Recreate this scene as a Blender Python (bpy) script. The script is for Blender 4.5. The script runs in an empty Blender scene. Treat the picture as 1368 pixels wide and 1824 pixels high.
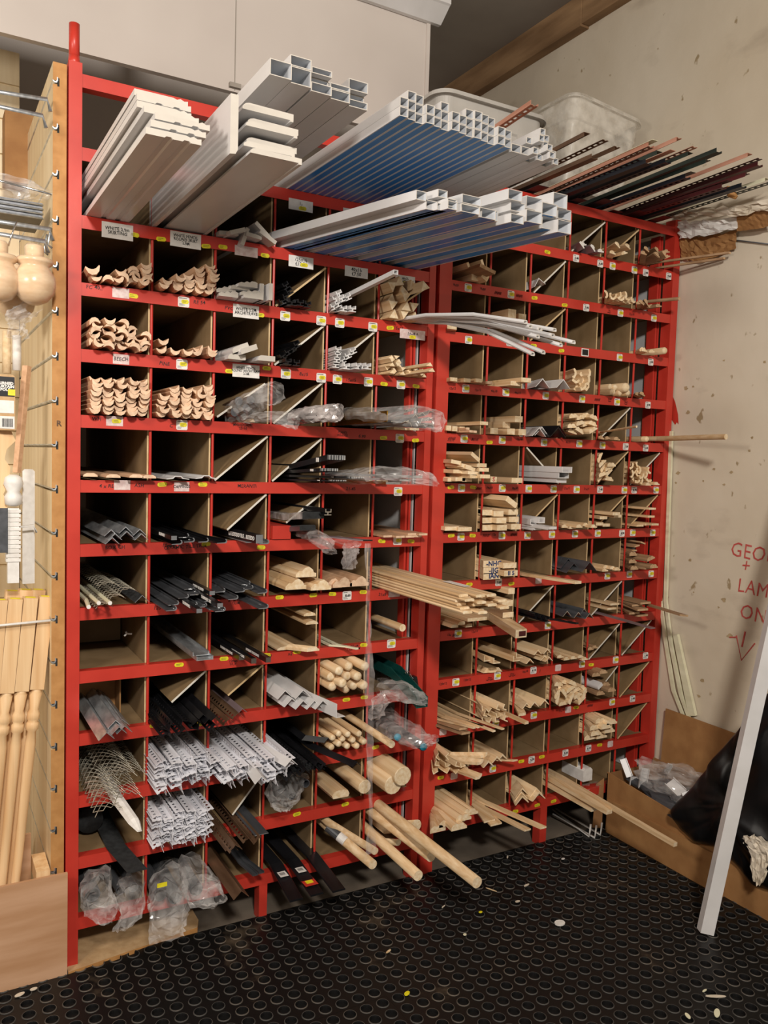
import bpy, math, random
from mathutils import Vector, Matrix
random.seed(7)
PI = math.pi
scn = bpy.context.scene
COL = scn.collection

# ------------------------------------------------------------------ camera
CAM_LOC = Vector((-0.40732, -2.46289, 1.5262))
YAW, PIT, ROL, FPX = 0.516866, 0.065154, 0.029344, 1458.5
W, H = 1368, 1824
_fw = Vector((math.sin(YAW)*math.cos(PIT), math.cos(YAW)*math.cos(PIT), -math.sin(PIT)))
_r0 = Vector((math.cos(YAW), -math.sin(YAW), 0)); _u0 = _r0.cross(_fw)
_r = math.cos(ROL)*_r0 + math.sin(ROL)*_u0
_u = -math.sin(ROL)*_r0 + math.cos(ROL)*_u0
cd = bpy.data.cameras.new('camera'); cam = bpy.data.objects.new('camera', cd); COL.objects.link(cam)
cam.matrix_world = Matrix(((_r.x, _u.x, -_fw.x, CAM_LOC.x), (_r.y, _u.y, -_fw.y, CAM_LOC.y), (_r.z, _u.z, -_fw.z, CAM_LOC.z), (0, 0, 0, 1)))
cd.sensor_fit = 'HORIZONTAL'; cd.sensor_width = 36; cd.lens = 36*FPX/W; cd.clip_start = .02
scn.camera = cam

def at(px, py, Y=None, X=None, Z=None):
    """point of the place seen at a photo pixel, on a plane of known X, Y or Z"""
    d = _fw + _r*((px-W/2)/FPX) + _u*((H/2-py)/FPX)
    if Y is not None: t = (Y-CAM_LOC.y)/d.y
    elif X is not None: t = (X-CAM_LOC.x)/d.x
    else: t = (Z-CAM_LOC.z)/d.z
    return CAM_LOC + d*t

# ------------------------------------------------------------------ light
scn.view_settings.view_transform = 'Standard'; scn.view_settings.look = 'None'
scn.view_settings.gamma = 1; scn.view_settings.exposure = 0.0
scn.view_settings.use_curve_mapping = False
wd = bpy.data.worlds.new('world'); scn.world = wd; wd.use_nodes = True
wd.node_tree.nodes['Background'].inputs[0].default_value = (1, .94, .88, 1)
wd.node_tree.nodes['Background'].inputs[1].default_value = 0.27
def area(name, loc, target, sx, sy, power, color):
    l = bpy.data.lights.new(name, 'AREA'); l.shape = 'RECTANGLE'; l.size = sx; l.size_y = sy
    l.energy = power; l.color = color
    o = bpy.data.objects.new(name, l); COL.objects.link(o); o.location = loc
    o.rotation_euler = (Vector(target)-Vector(loc)).to_track_quat('-Z', 'Y').to_euler()
    return o
area('ceiling_lamp', (-0.5, -3.5, 3.0), (0.7, 0, 1.3), .35, .25, 118, (1, .935, .86))
area('side_lamp', (-1.5, -1.3, 2.3), (-.1, .2, 1.3), .5, .3, 25, (1, .92, .82))

# ------------------------------------------------------------------ materials
def srgb(h):
    h = h.lstrip('#'); c = [int(h[i:i+2], 16)/255 for i in (0, 2, 4)]
    return tuple((x/12.92 if x <= .04045 else ((x+.055)/1.055)**2.4) for x in c) + (1,)
def newmat(name):
    m = bpy.data.materials.new(name); m.use_nodes = True
    nt = m.node_tree; return m, nt, nt.nodes['Principled BSDF']
def noise_mat(name, c1, c2, scale=(20, 20, 20), rough=.6, coord='Object', detail=4, metal=0, bump=0, lo=.35, hi=.65, vary=0, spec=.5, ns=1.0):
    m, nt, b = newmat(name); N = nt.nodes; L = nt.links
    tc = N.new('ShaderNodeTexCoord'); mp = N.new('ShaderNodeMapping'); mp.inputs['Scale'].default_value = scale
    nz = N.new('ShaderNodeTexNoise'); nz.inputs['Scale'].default_value = ns; nz.inputs['Detail'].default_value = detail
    L.new(tc.outputs[coord], mp.inputs[0])
    if vary:
        oi = N.new('ShaderNodeObjectInfo'); ml = N.new('ShaderNodeMath'); ml.operation = 'MULTIPLY'; ml.inputs[1].default_value = 37
        L.new(oi.outputs['Random'], ml.inputs[0]); L.new(ml.outputs[0], mp.inputs['Location'])
    L.new(mp.outputs[0], nz.inputs['Vector'])
    cr = N.new('ShaderNodeValToRGB'); cr.color_ramp.elements[0].position = lo; cr.color_ramp.elements[1].position = hi
    cr.color_ramp.elements[0].color = srgb(c1); cr.color_ramp.elements[1].color = srgb(c2)
    L.new(nz.outputs[0], cr.inputs[0]); out = cr.outputs[0]
    if vary:
        hs = N.new('ShaderNodeHueSaturation'); mr = N.new('ShaderNodeMapRange')
        mr.inputs[3].default_value = 1-vary; mr.inputs[4].default_value = 1+vary*.6
        L.new(oi.outputs['Random'], mr.inputs[0]); L.new(mr.outputs[0], hs.inputs['Value']); L.new(out, hs.inputs['Color']); out = hs.outputs[0]
    L.new(out, b.inputs['Base Color'])
    b.inputs['Roughness'].default_value = rough; b.inputs['Metallic'].default_value = metal
    b.inputs['Specular IOR Level'].default_value = spec
    if bump:
        bp = N.new('ShaderNodeBump'); bp.inputs['Strength'].default_value = bump; bp.inputs['Distance'].default_value = .004
        L.new(nz.outputs[0], bp.inputs['Height']); L.new(bp.outputs[0], b.inputs['Normal'])
    return m
M = {}
M['red'] = noise_mat('red_paint', '#b93226', '#c93d2f', (6, 6, 6), .38, bump=.15)
M['red_dark'] = noise_mat('red_tube_paint', '#b4291f', '#c43528', (6, 6, 6), .35)
M['board'] = noise_mat('hardboard', '#7d6442', '#927855', (9, 9, 9), .75, detail=8)
M['boardedge'] = noise_mat('board_edge', '#c8ab7c', '#d8bd92', (30, 30, 30), .7)
M['pine'] = noise_mat('pine', '#d0ab7c', '#e6caa2', (70, 2.2, 70), .6, vary=.12, detail=3)
M['pine_end'] = noise_mat('pine_end', '#dcbf94', '#eedcbd', (90, 90, 90), .7, vary=.08)
M['pale'] = noise_mat('pale_pine', '#d9b98c', '#ecd2aa', (70, 2.2, 70), .6, vary=.1, detail=3)
M['pale_end'] = noise_mat('pale_pine_end', '#e8cb9f', '#f4e0bf', (90, 90, 90), .7, vary=.08)
M['beech'] = noise_mat('hardwood', '#c29874', '#d8ae8a', (60, 2, 60), .6, vary=.1, detail=3)
M['beech_end'] = noise_mat('hardwood_end', '#d6b293', '#e8caab', (80, 80, 80), .7, vary=.1)
M['brownwood'] = noise_mat('dusty_hardwood', '#8f6f50', '#ab8a68', (60, 2, 60), .65, vary=.15, detail=3)
M['brownwood_end'] = noise_mat('dusty_hardwood_end', '#b3916c', '#c9a883', (80, 80, 80), .7, vary=.1)
M['white'] = noise_mat('white_plastic', '#d0cecc', '#dcdad9', (8, 3, 8), .32, vary=.04)
M['whitecut'] = noise_mat('white_plastic_cut', '#beb7ac', '#c4bdb2', (30, 30, 30), .7)
M['beadwhite'] = noise_mat('bright_white_pvc', '#e4e4ea', '#efeff4', (8, 3, 8), .35)
M['inside'] = noise_mat('tube_inside', '#c9ccd0', '#d5d8dc', (8, 3, 8), .6)
M['blue'] = noise_mat('blue_film', '#2a80cf', '#3b95e0', (30, 1.5, 30), .25)
M['paint'] = noise_mat('white_painted_edge', '#d2cdc0', '#e6e1d6', (40, 6, 40), .6)
M['galv'] = noise_mat('galvanised_steel', '#a9adb0', '#d3d6d8', (60, 20, 60), .35, metal=.75)
M['mesh'] = noise_mat('mesh_wire', '#8f8a7c', '#c4bfae', (60, 60, 60), .45, metal=.4)
M['chrome'] = noise_mat('chrome', '#cfcfcf', '#e9e9e9', (10, 10, 10), .12, metal=1)
M['brass'] = noise_mat('brass', '#a5823a', '#c9a75a', (10, 3, 10), .25, metal=1)
M['greymetal'] = noise_mat('dark_grey_metal', '#4b4d50', '#63656a', (30, 4, 30), .4, metal=.4)
M['black'] = noise_mat('black_plastic', '#0e0e10', '#1d1d20', (20, 6, 20), .3)
M['blackmatt'] = noise_mat('black_matt', '#161718', '#292b2c', (60, 60, 60), .85)
M['bronze'] = noise_mat('brown_metal', '#5a4230', '#7b5f49', (30, 4, 30), .35, metal=.3, vary=.2)
M['maroon'] = noise_mat('maroon_metal', '#3f1518', '#5c2226', (30, 4, 30), .4, metal=.2)
M['pink'] = noise_mat('salmon_metal', '#b78069', '#cf9a83', (30, 4, 30), .45, metal=.2)
M['darkgreen'] = noise_mat('dark_green_metal', '#1c2622', '#303b34', (30, 4, 30), .4, metal=.2)
M['navy'] = noise_mat('navy_metal', '#15181f', '#262b35', (30, 4, 30), .4, metal=.2)
M['cream'] = noise_mat('cream_strip', '#d9d5b4', '#ebe7c9', (20, 3, 20), .4)
M['purple'] = noise_mat('mauve_strip', '#6e5d5f', '#857477', (20, 3, 20), .4)
M['teal'] = noise_mat('teal_plastic', '#0e3a36', '#17504a', (20, 3, 20), .35)
M['cyan'] = noise_mat('cyan_cap', '#1e8fae', '#2ba5c6', (20, 20, 20), .4)
M['card'] = noise_mat('label_card', '#dcd8d2', '#eae7e2', (50, 50, 50), .5)
M['cardpink'] = noise_mat('worn_label', '#cfb4b0', '#dfcfcb', (90, 90, 90), .6)
M['yellow'] = noise_mat('yellow_sticker', '#d8c916', '#e9dc2a', (60, 60, 60), .5)
M['ink'] = noise_mat('black_ink', '#101010', '#1c1c1c', (60, 60, 60), .6)
M['faint'] = noise_mat('grey_print', '#77757a', '#8d8b90', (60, 60, 60), .6)
M['redink'] = noise_mat('red_marker', '#b8423c', '#c9605a', (30, 30, 30), .7)
M['blueink'] = noise_mat('blue_print', '#1a2f5e', '#243c70', (30, 30, 30), .7)
M['carton'] = noise_mat('brown_cardboard', '#94683c', '#a67a4a', (12, 12, 12), .8, detail=6)
M['cartondark'] = noise_mat('cardboard_inner', '#8a6039', '#9a6f45', (12, 12, 12), .8, detail=6)
M['mdf'] = noise_mat('mdf', '#b9956a', '#c9a77c', (40, 40, 40), .75)
M['mdfedge'] = noise_mat('mdf_edge', '#b07c44', '#c08c52', (30, 30, 30), .7)
M['maple'] = noise_mat('maple_veneer', '#dbc39a', '#eedcb8', (25, 25, 1.2), .45, detail=3)
M['ply'] = noise_mat('plywood', '#b98c66', '#cda381', (3, 6, 22), .6, detail=5)
M['bal'] = noise_mat('baluster_pine', '#d9ae7c', '#ecca9c', (50, 50, 2), .5, vary=.06, detail=3)
M['ball'] = noise_mat('turned_pine', '#d8b48c', '#e8caa4', (20, 20, 60), .25, detail=3)
M['plastic_grey'] = noise_mat('grey_tub_plastic', '#b4b0a9', '#c4c0b9', (5, 5, 5), .35)
M['concrete'] = noise_mat('concrete', '#4e453b', '#7a6e60', (3, 3, 3), .85, detail=8, bump=.3)
M['beam'] = noise_mat('rough_timber', '#7a5c3e', '#a78560', (6, 2, 12), .8, detail=6)
M['ceil'] = noise_mat('grey_ceiling', '#8d857b', '#9c948a', (2, 2, 2), .9)
M['panel'] = noise_mat('cream_board', '#c0b6ae', '#cbc2ba', (1.5, 1.5, 1.5), .8, detail=5)
M['endpanel'] = noise_mat('white_end_panel', '#b9b9b9', '#c8c8c6', (4, 4, 4), .6)
M['fabric'] = noise_mat('crumpled_paper', '#c9bca6', '#ddd2c0', (8, 8, 8), .8, bump=.5)

def thinfilm(name, tint, fac, rough=.12):
    m, nt, b = newmat(name); N = nt.nodes; L = nt.links
    b.inputs['Base Color'].default_value = tint; b.inputs['Roughness'].default_value = rough
    b.inputs['Specular IOR Level'].default_value = .9
    tr = N.new('ShaderNodeBsdfTransparent'); mx = N.new('ShaderNodeMixShader'); nz = N.new('ShaderNodeTexNoise')
    nz.inputs['Scale'].default_value = 18; tc = N.new('ShaderNodeTexCoord'); L.new(tc.outputs['Object'], nz.inputs['Vector'])
    mr = N.new('ShaderNodeMapRange'); mr.inputs[1].default_value = .35; mr.inputs[2].default_value = .7
    mr.inputs[3].default_value = fac*.45; mr.inputs[4].default_value = min(1, fac*1.7)
    L.new(nz.outputs[0], mr.inputs[0]); L.new(mr.outputs[0], mx.inputs[0])
    bp = N.new('ShaderNodeBump'); bp.inputs['Strength'].default_value = .6; bp.inputs['Distance'].default_value = .01
    L.new(nz.outputs[0], bp.inputs['Height']); L.new(bp.outputs[0], b.inputs['Normal'])
    L.new(tr.outputs[0], mx.inputs[1]); L.new(b.outputs[0], mx.inputs[2])
    L.new(mx.outputs[0], N['Material Output'].inputs[0])
    return m
M['bag'] = thinfilm('clear_polythene', (.8, .78, .76, 1), .2)
M['bagthin'] = thinfilm('thin_polythene', (.75, .68, .66, 1), .22)
M['frost'] = thinfilm('translucent_tub', (.8, .76, .68, 1), .42, .3)
M['pack'] = thinfilm('printed_polythene', (.55, .5, .48, 1), .6)
M['binbag'] = noise_mat('black_bin_bag', '#0a0a0b', '#151517', (9, 9, 9), .42, bump=1.0, detail=3)

def wall_mat():
    m, nt, b = newmat('painted_wall'); N = nt.nodes; L = nt.links
    tc = N.new('ShaderNodeTexCoord')
    def nz(scale, detail=5, sc=(1, 1, 1)):
        mp = N.new('ShaderNodeMapping'); mp.inputs['Scale'].default_value = sc; L.new(tc.outputs['Object'], mp.inputs[0])
        n = N.new('ShaderNodeTexNoise'); n.inputs['Scale'].default_value = scale; n.inputs['Detail'].default_value = detail
        L.new(mp.outputs[0], n.inputs['Vector']); return n
    def ramp(n, a, b_, c1, c2):
        r = N.new('ShaderNodeValToRGB'); r.color_ramp.elements[0].position = a; r.color_ramp.elements[1].position = b_
        r.color_ramp.elements[0].color = c1; r.color_ramp.elements[1].color = c2; L.new(n.outputs[0], r.inputs[0]); return r
    base = ramp(nz(1.6, 7), .3, .7, srgb('#cdbfa8'), srgb('#dbd0bd'))
    spots = ramp(nz(13, 3, (1, 1.3, 1)), .69, .73, (0, 0, 0, 1), (1, 1, 1, 1))
    streak = ramp(nz(3.2, 6, (1, 1, 2.2)), .60, .74, (0, 0, 0, 1), (.35, .35, .35, 1))
    mx = N.new('ShaderNodeMix'); mx.data_type = 'RGBA'; L.new(spots.outputs[0], mx.inputs[0]); L.new(base.outputs[0], mx.inputs[6]); mx.inputs[7].default_value = srgb('#a08c6c')
    m2 = N.new('ShaderNodeMix'); m2.data_type = 'RGBA'; L.new(streak.outputs[0], m2.inputs[0]); L.new(mx.outputs[2], m2.inputs[6]); m2.inputs[7].default_value = srgb('#8d7b68')
    L.new(m2.outputs[2], b.inputs['Base Color']); b.inputs['Roughness'].default_value = .75
    bp = N.new('ShaderNodeBump'); bp.inputs['Strength'].default_value = .35; bp.inputs['Distance'].default_value = .01
    n3 = nz(9, 8); L.new(n3.outputs[0], bp.inputs['Height']); L.new(bp.outputs[0], b.inputs['Normal'])
    return m
M['wall'] = wall_mat()
def rubber(name, base, dirt, a, b_, rough):
    m, nt, b = newmat(name); N = nt.nodes; L = nt.links
    g = N.new('ShaderNodeNewGeometry'); n = N.new('ShaderNodeTexNoise'); n.inputs['Scale'].default_value = 3.1; n.inputs['Detail'].default_value = 8
    n.inputs['Roughness'].default_value = .65
    L.new(g.outputs['Position'], n.inputs['Vector'])
    r = N.new('ShaderNodeValToRGB'); r.color_ramp.elements[0].position = a; r.color_ramp.elements[1].position = b_
    r.color_ramp.elements[0].color = srgb(base); r.color_ramp.elements[1].color = srgb(dirt)
    L.new(n.outputs[0], r.inputs[0]); L.new(r.outputs[0], b.inputs['Base Color']); b.inputs['Roughness'].default_value = rough
    b.inputs['Specular IOR Level'].default_value = .35
    return m
M['rubber'] = rubber('black_rubber', '#131211', '#5e5142', .60, .76, .42)
M['rubber_hole'] = rubber('rubber_hole', '#0b0a0a', '#3a3229', .60, .78, .6)
M['rubber_ring'] = rubber('rubber_ring', '#4b4946', '#77695a', .5, .75, .5)

# ------------------------------------------------------------------ mesh helpers
class MB:
    def __init__(s): s.v = []; s.f = []; s.m = []
    def add(s, vs, fs, mi=0):
        o = len(s.v); s.v += [tuple(p) for p in vs]
        for f in fs: s.f.append([i+o for i in f]); s.m.append(mi)
    def box(s, x0, x1, y0, y1, z0, z1, mi=0, T=None):
        vs = [Vector(p) for p in ((x0, y0, z0), (x1, y0, z0), (x1, y1, z0), (x0, y1, z0), (x0, y0, z1), (x1, y0, z1), (x1, y1, z1), (x0, y1, z1))]
        if T is not None: vs = [T @ v for v in vs]
        s.add(vs, [(0, 3, 2, 1), (4, 5, 6, 7), (0, 1, 5, 4), (1, 2, 6, 5), (2, 3, 7, 6), (3, 0, 4, 7)], mi)
    def loft(s, prof, st, ms=0, me=1, inner=None, bottom=None, mi_in=None):
        """prof (x,z) counter-clockwise seen from -Y; st: front to back stations (x,y,z[,roll[,scale]])"""
        n = len(prof)
        def ring(pr, t):
            a = t[3] if len(t) > 3 else 0; k = t[4] if len(t) > 4 else 1
            c, q = math.cos(a), math.sin(a)
            return [(t[0]+(x*c-z*q)*k, t[1], t[2]+(x*q+z*c)*k) for x, z in pr]
        vs = []; fs = []; fm = []
        for t in st: vs += ring(prof, t)
        for k in range(len(st)-1):
            for i in range(n):
                j = (i+1) % n
                fs.append((k*n+i, (k+1)*n+i, (k+1)*n+j, k*n+j)); fm.append(bottom[i] if bottom else ms)
        o = len(vs)
        if inner:
            for t in st: vs += ring(inner, t)
            for k in range(len(st)-1):
                for i in range(n):
                    j = (i+1) % n
                    fs.append((o+k*n+i, o+k*n+j, o+(k+1)*n+j, o+(k+1)*n+i)); fm.append(ms if mi_in is None else mi_in)
            e = (len(st)-1)*n
            for i in range(n):
                j = (i+1) % n
                fs.append((i, j, o+j, o+i)); fm.append(me)
                fs.append((e+j, e+i, o+e+i, o+e+j)); fm.append(me)
        else:
            fs.append(tuple(range(n))); fm.append(me)
            e = (len(st)-1)*n; fs.append(tuple(e+i for i in reversed(range(n)))); fm.append(me)
        b = len(s.v); s.v += vs
        for f, m_ in zip(fs, fm): s.f.append([i+b for i in f]); s.m.append(m_)
    def tube(s, pts, r, n=8, mi=0, rs=None):
        pts = [Vector(p) for p in pts]; vs = []; fs = []
        for k, p in enumerate(pts):
            d = (pts[min(k+1, len(pts)-1)]-pts[max(k-1, 0)]).normalized()
            a = Vector((0, 0, 1)) if abs(d.z) < .9 else Vector((0, 1, 0))
            u = d.cross(a).normalized(); w = u.cross(d)
            rr = rs[k] if rs else r
            vs += [p+(u*math.cos(2*PI*i/n)+w*math.sin(2*PI*i/n))*rr for i in range(n)]
        for k in range(len(pts)-1):
            for i in range(n): fs.append((k*n+i, k*n+(i+1) % n, (k+1)*n+(i+1) % n, (k+1)*n+i))
        fs.append(tuple(reversed(range(n)))); fs.append(tuple((len(pts)-1)*n+i for i in range(n)))
        s.add(vs, fs, mi)
    def lathe(s, prof, n=24, mi=0, T=None):
        """prof (r,z) bottom to top"""
        vs = []; fs = []
        for r, z in prof: vs += [Vector((r*math.cos(2*PI*i/n), r*math.sin(2*PI*i/n), z)) for i in range(n)]
        for k in range(len(prof)-1):
            for i in range(n): fs.append((k*n+i, k*n+(i+1) % n, (k+1)*n+(i+1) % n, (k+1)*n+i))
        fs.append(tuple(reversed(range(n)))); fs.append(tuple((len(prof)-1)*n+i for i in range(n)))
        if T is not None: vs = [T @ v for v in vs]
        s.add(vs, fs, mi)
    def mesh(s, name, mats, origin=(0, 0, 0), smooth=False):
        me = bpy.data.meshes.new(name); o = origin
        me.from_pydata([(v[0]-o[0], v[1]-o[1], v[2]-o[2]) for v in s.v], [], s.f)
        for m_ in mats: me.materials.append(M[m_] if isinstance(m_, str) else m_)
        me.polygons.foreach_set('material_index', s.m)
        if smooth: me.polygons.foreach_set('use_smooth', [True]*len(s.f))
        me.update(); return me
def put(name, me, loc=(0, 0, 0), label=None, cat=None, group=None, kind=None, parent=None):
    o = bpy.data.objects.new(name, me); COL.objects.link(o); o.location = loc
    if parent: o.parent = parent
    if label: o['label'] = label
    if cat: o['category'] = cat; o['kind'] = 'thing'
    if group: o['group'] = group
    if kind: o['kind'] = kind
    return o
def empty(name, loc, label, cat, group=None):
    return put(name, None, loc, label, cat, group)
def child(name, mb, mats, parent, smooth=False, label=None):
    """mesh given in world coordinates, parented to a thing"""
    L = parent.location; P = parent.parent
    off = Vector(L) + (Vector(P.location) if P else Vector())
    return put(name, mb.mesh(name, mats, off, smooth), (0, 0, 0), label=label, parent=parent)
def solo(name, mb, mats, label, cat, group=None, origin=(0, 0, 0), smooth=False):
    return put(name, mb.mesh(name, mats, origin, smooth), origin, label, cat, group)
def struct(name, mb, mats, smooth=False):
    return put(name, mb.mesh(name, mats, (0, 0, 0), smooth), (0, 0, 0), kind='structure')
def text_mb(mb, txt, T, size, mi=0, wob=0, thick=.0004, sx=1.0, off=.0006):
    """lettering as thin raised mesh; T maps text plane (x right, y up, z out) to the place"""
    cu = bpy.data.curves.new('t', 'FONT'); cu.body = txt; cu.size = size; cu.extrude = thick/2; cu.offset = off
    cu.align_x = 'CENTER'; cu.align_y = 'CENTER'; cu.resolution_u = 2; cu.space_line = .85; cu.space_character = 1.06
    o = bpy.data.objects.new('t', cu); COL.objects.link(o)
    dg = bpy.context.evaluated_depsgraph_get(); me = bpy.data.meshes.new_from_object(o.evaluated_get(dg))
    vs = []
    for v in me.vertices:
        x, y = v.co.x*sx, v.co.y
        y += wob*math.sin(x/size*3.1+len(txt)); x += wob*math.sin(y/size*4.0+x/size)
        vs.append(T @ Vector((x, y, v.co.z)))
    mb.add(vs, [tuple(p.vertices) for p in me.polygons], mi)
    bpy.data.objects.remove(o); bpy.data.meshes.remove(me); bpy.data.curves.remove(cu)
def TF(x, y, z, tilt=0):
    """frame on the rack front: text faces -Y"""
    return Matrix.Translation((x, y, z)) @ Matrix.Rotation(PI/2, 4, 'X') @ Matrix.Rotation(tilt, 4, 'Z')

# profiles (x, z), bottom on z=0, listed counter-clockwise seen from the front
def rect(w, h): return [(-w/2, 0), (w/2, 0), (w/2, h), (-w/2, h)]
def chamf(w, h, c): return [(-w/2, 0), (w/2, 0), (w/2, h-c), (w/2-c, h), (-w/2+c, h), (-w/2, h-c)]
def rnd(r, n=14): return [(r*math.sin(2*PI*i/n), r-r*math.cos(2*PI*i/n)) for i in range(n)]
def pencil(w, h):
    return [(-w/2, 0), (w/2, 0), (w/2, h)] + [(-w/2+.012-.012*math.sin(a*PI/10), h-.012+.012*math.cos(a*PI/10)) for a in range(0, 6)][:6]
CRESC = [(-.006, 0), (.006, 0), (.015, .007), (.0195, .019), (.0185, .022), (.009, .0155), (.002, .0135), (-.004, .014), (-.010, .0165), (-.0175, .023), (-.0195, .0195), (-.014, .006)]
CRESC = [(x*.80, z*.84) for x, z in CRESC]
COVE = [(-.012, 0), (.004, 0), (.014, .008), (.016, .018), (.010, .020), (.004, .010), (-.004, .007), (-.010, .012), (-.014, .010)]
OGEE = [(-.022, 0), (.022, 0), (.022, .006), (.016, .008), (.012, .014), (.004, .016), (-.002, .013), (-.010, .017), (-.018, .013), (-.022, .008)]
def tri(w, h): return [(-w/2, 0), (w/2, 0), (0.1*w, h)]
def chev(leg, t, a=PI/4):
    c, s_ = math.cos(a), math.sin(a); tt = t/s_ if False else t
    k = t/c
    return [(-leg*c, 0), (-leg*c+t*s_*1.2, 0), (0, leg*s_-k), (leg*c-t*s_*1.2, 0), (leg*c, 0), (0, leg*s_)]
def ell(a, b, t): return [(-a/2, 0), (a/2, 0), (a/2, t), (-a/2+t, t), (-a/2+t, b), (-a/2, b)]
def chan(w, h, t): return [(-w/2, 0), (w/2, 0), (w/2, h), (w/2-t, h), (w/2-t, t), (-w/2+t, t), (-w/2+t, h), (-w/2, h)]
def flip(p): return [(-x, z) for x, z in reversed(p)]
def updown(p):
    h = max(z for x, z in p); return [(x, h-z) for x, z in reversed(p)]
ARCH = [(-.03, 0), (.03, 0), (.03, .015), (.022, .018), (.012, .018), (.006, .013), (-.004, .016), (-.012, .011), (-.022, .012), (-.03, .008)]
SKIRT = [(-.0585, 0), (-.02, 0), (-.016, .004), (-.006, .004), (-.002, 0), (.018, 0), (.022, .004), (.032, .004), (.036, 0), (.0585, 0),
         (.0585, .0155), (.050, .0135), (.042, .018), (.034, .014), (.026, .017), (-.0585, .017)]
PENSK = [(-.061, 0), (.053, 0), (.053, -.004), (.061, -.004), (.061, .013), (-.048, .015), (-.056, .012), (-.061, .007)]

SKIRT = [(x, z*.80) for x, z in SKIRT]; PENSK = [(x, z*.80) for x, z in PENSK]
ORD = ['first', 'second', 'third', 'fourth', 'fifth', 'sixth', 'seventh', 'eighth', 'ninth', 'tenth', 'eleventh', 'twelfth', 'thirteenth', 'fourteenth', 'fifteenth', 'sixteenth', 'seventeenth', 'eighteenth', 'nineteenth', 'twentieth']
def ordn(i, n):
    if n == 1: return ''
    if i == 0: return 'leftmost'
    if i == n-1: return 'rightmost'
    if n == 3: return 'middle'
    if i <= (n-1)/2 : return ORD[i]+' from left'
    return ORD[n-1-i]+' from right'
CW = ['', 'first column', 'second column', 'third column', 'fourth column', 'fifth column', 'sixth column']
def where(R, r, c):
    up = (12 if R == 'A' else 13)-r
    row = 'bottom row' if up == 0 else ('top row' if (R, r) == ('B', 1) else ORD[up]+' row up')
    return '%s, %s, %s rack' % (CW[c], row, 'left' if R == 'A' else 'right')
PA, PB, XB, CA, CB = .185, .18045, 1.2292, .19045, .18696
ZA = lambda r: 2.365-PA*r
ZB = lambda r: 2.5267-PB*r
def cell(R, r, c):
    if R == 'A': return CA*(c-1)+.007, CA*c-.009, ZA(r)+.0012
    return XB+CB*(c-1)+.007, XB+CB*c-.009, ZB(r)+.0012
BACK = .95
LABELS = {}
def mklabel(desc, pos, R, r, c):
    p = [desc] + ([pos] if pos else []) + [where(R, r, c)]
    t = ', '.join(p)
    if len(t.replace('-', ' ').split()) > 16:
        up = (12 if R == 'A' else 13)-r; NW = ['bottom', 'one', 'two', 'three', 'four', 'five', 'six', 'seven', 'eight', 'nine', 'ten', 'eleven', 'twelve', 'thirteen']
        t = '%s, %s, %s rack column %s row %s' % (desc, pos.replace(' of layer', ', layer').replace('from ', 'from '), 'left' if R == 'A' else 'right', NW[c], NW[min(up+1, 13)])
        if len(t.replace('-', ' ').split()) > 16: t = t.replace(desc, ' '.join(desc.split()[-2:]), 1)
    return t
def rod(name, prof, st, mats, label, cat, group=None, **kw):
    mb = MB(); mb.loft(prof, st, **kw)
    o = tuple(st[0][:3])
    return put(name, mb.mesh(name, mats, o), o, label, cat, group)
def grid(R, r, c, name, prof, w, h, counts, desc, cat, mats, y=-.03, jy=.03, alt=False, x0=None, x1=None, jx=.001, slope=0, tw=0, **kw):
    """a pile of like mouldings laid in layers; one shared mesh, one thing each"""
    a, b, z = cell(R, r, c)
    if x0 is not None: a = x0
    if x1 is not None: b = x1
    mb = MB(); mb.loft(prof, [(0, 0, 0), (0, BACK, 0)], **kw); me = mb.mesh(name, mats)
    me2 = me
    if alt:
        mb = MB(); mb.loft(flip(updown(prof)) if alt == 'up' else flip(prof), [(0, 0, 0), (0, BACK, 0)], **kw); me2 = mb.mesh(name, mats)
    g = '%s, %s' % (desc+'s', where(R, r, c))
    nmax = max(counts); pitch = (b-a)/max(nmax, 1) if nmax > 1 else 0
    pitch = max(w*1.01, min(pitch, w*1.06)) if nmax > 1 else 0
    for k, n in enumerate(counts):
        xs = a+w/2+.001
        for i in range(abs(n)):
            x = xs+i*pitch if n > 0 else b-w/2-.001-(abs(n)-1-i)*pitch
            x += random.uniform(-jx, jx)
            pos = ordn(i, abs(n)); 
            if len(counts) > 1: pos = (pos+' of ' if pos else '')+'layer '+ORD[k].replace('first', 'one').replace('second', 'two').replace('third', 'three').replace('fourth', 'four').replace('fifth', 'five').replace('sixth', 'six').replace('seventh', 'seven').replace('eighth', 'eight').replace('ninth', 'nine').replace('tenth', 'ten').replace('eleventh', 'eleven').replace('twelfth', 'twelve')
            o_ = put(name, me2 if (alt and (i+k) % 2) else me, (x, y-random.uniform(0, jy), z+k*h), mklabel(desc, pos, R, r, c), cat, g)
            if tw:
                ro = random.uniform(-tw, tw); o_.rotation_euler = (0, ro, 0); o_.location.z += abs(math.sin(ro))*w*.3*(1 if k == 0 else .3)
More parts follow.
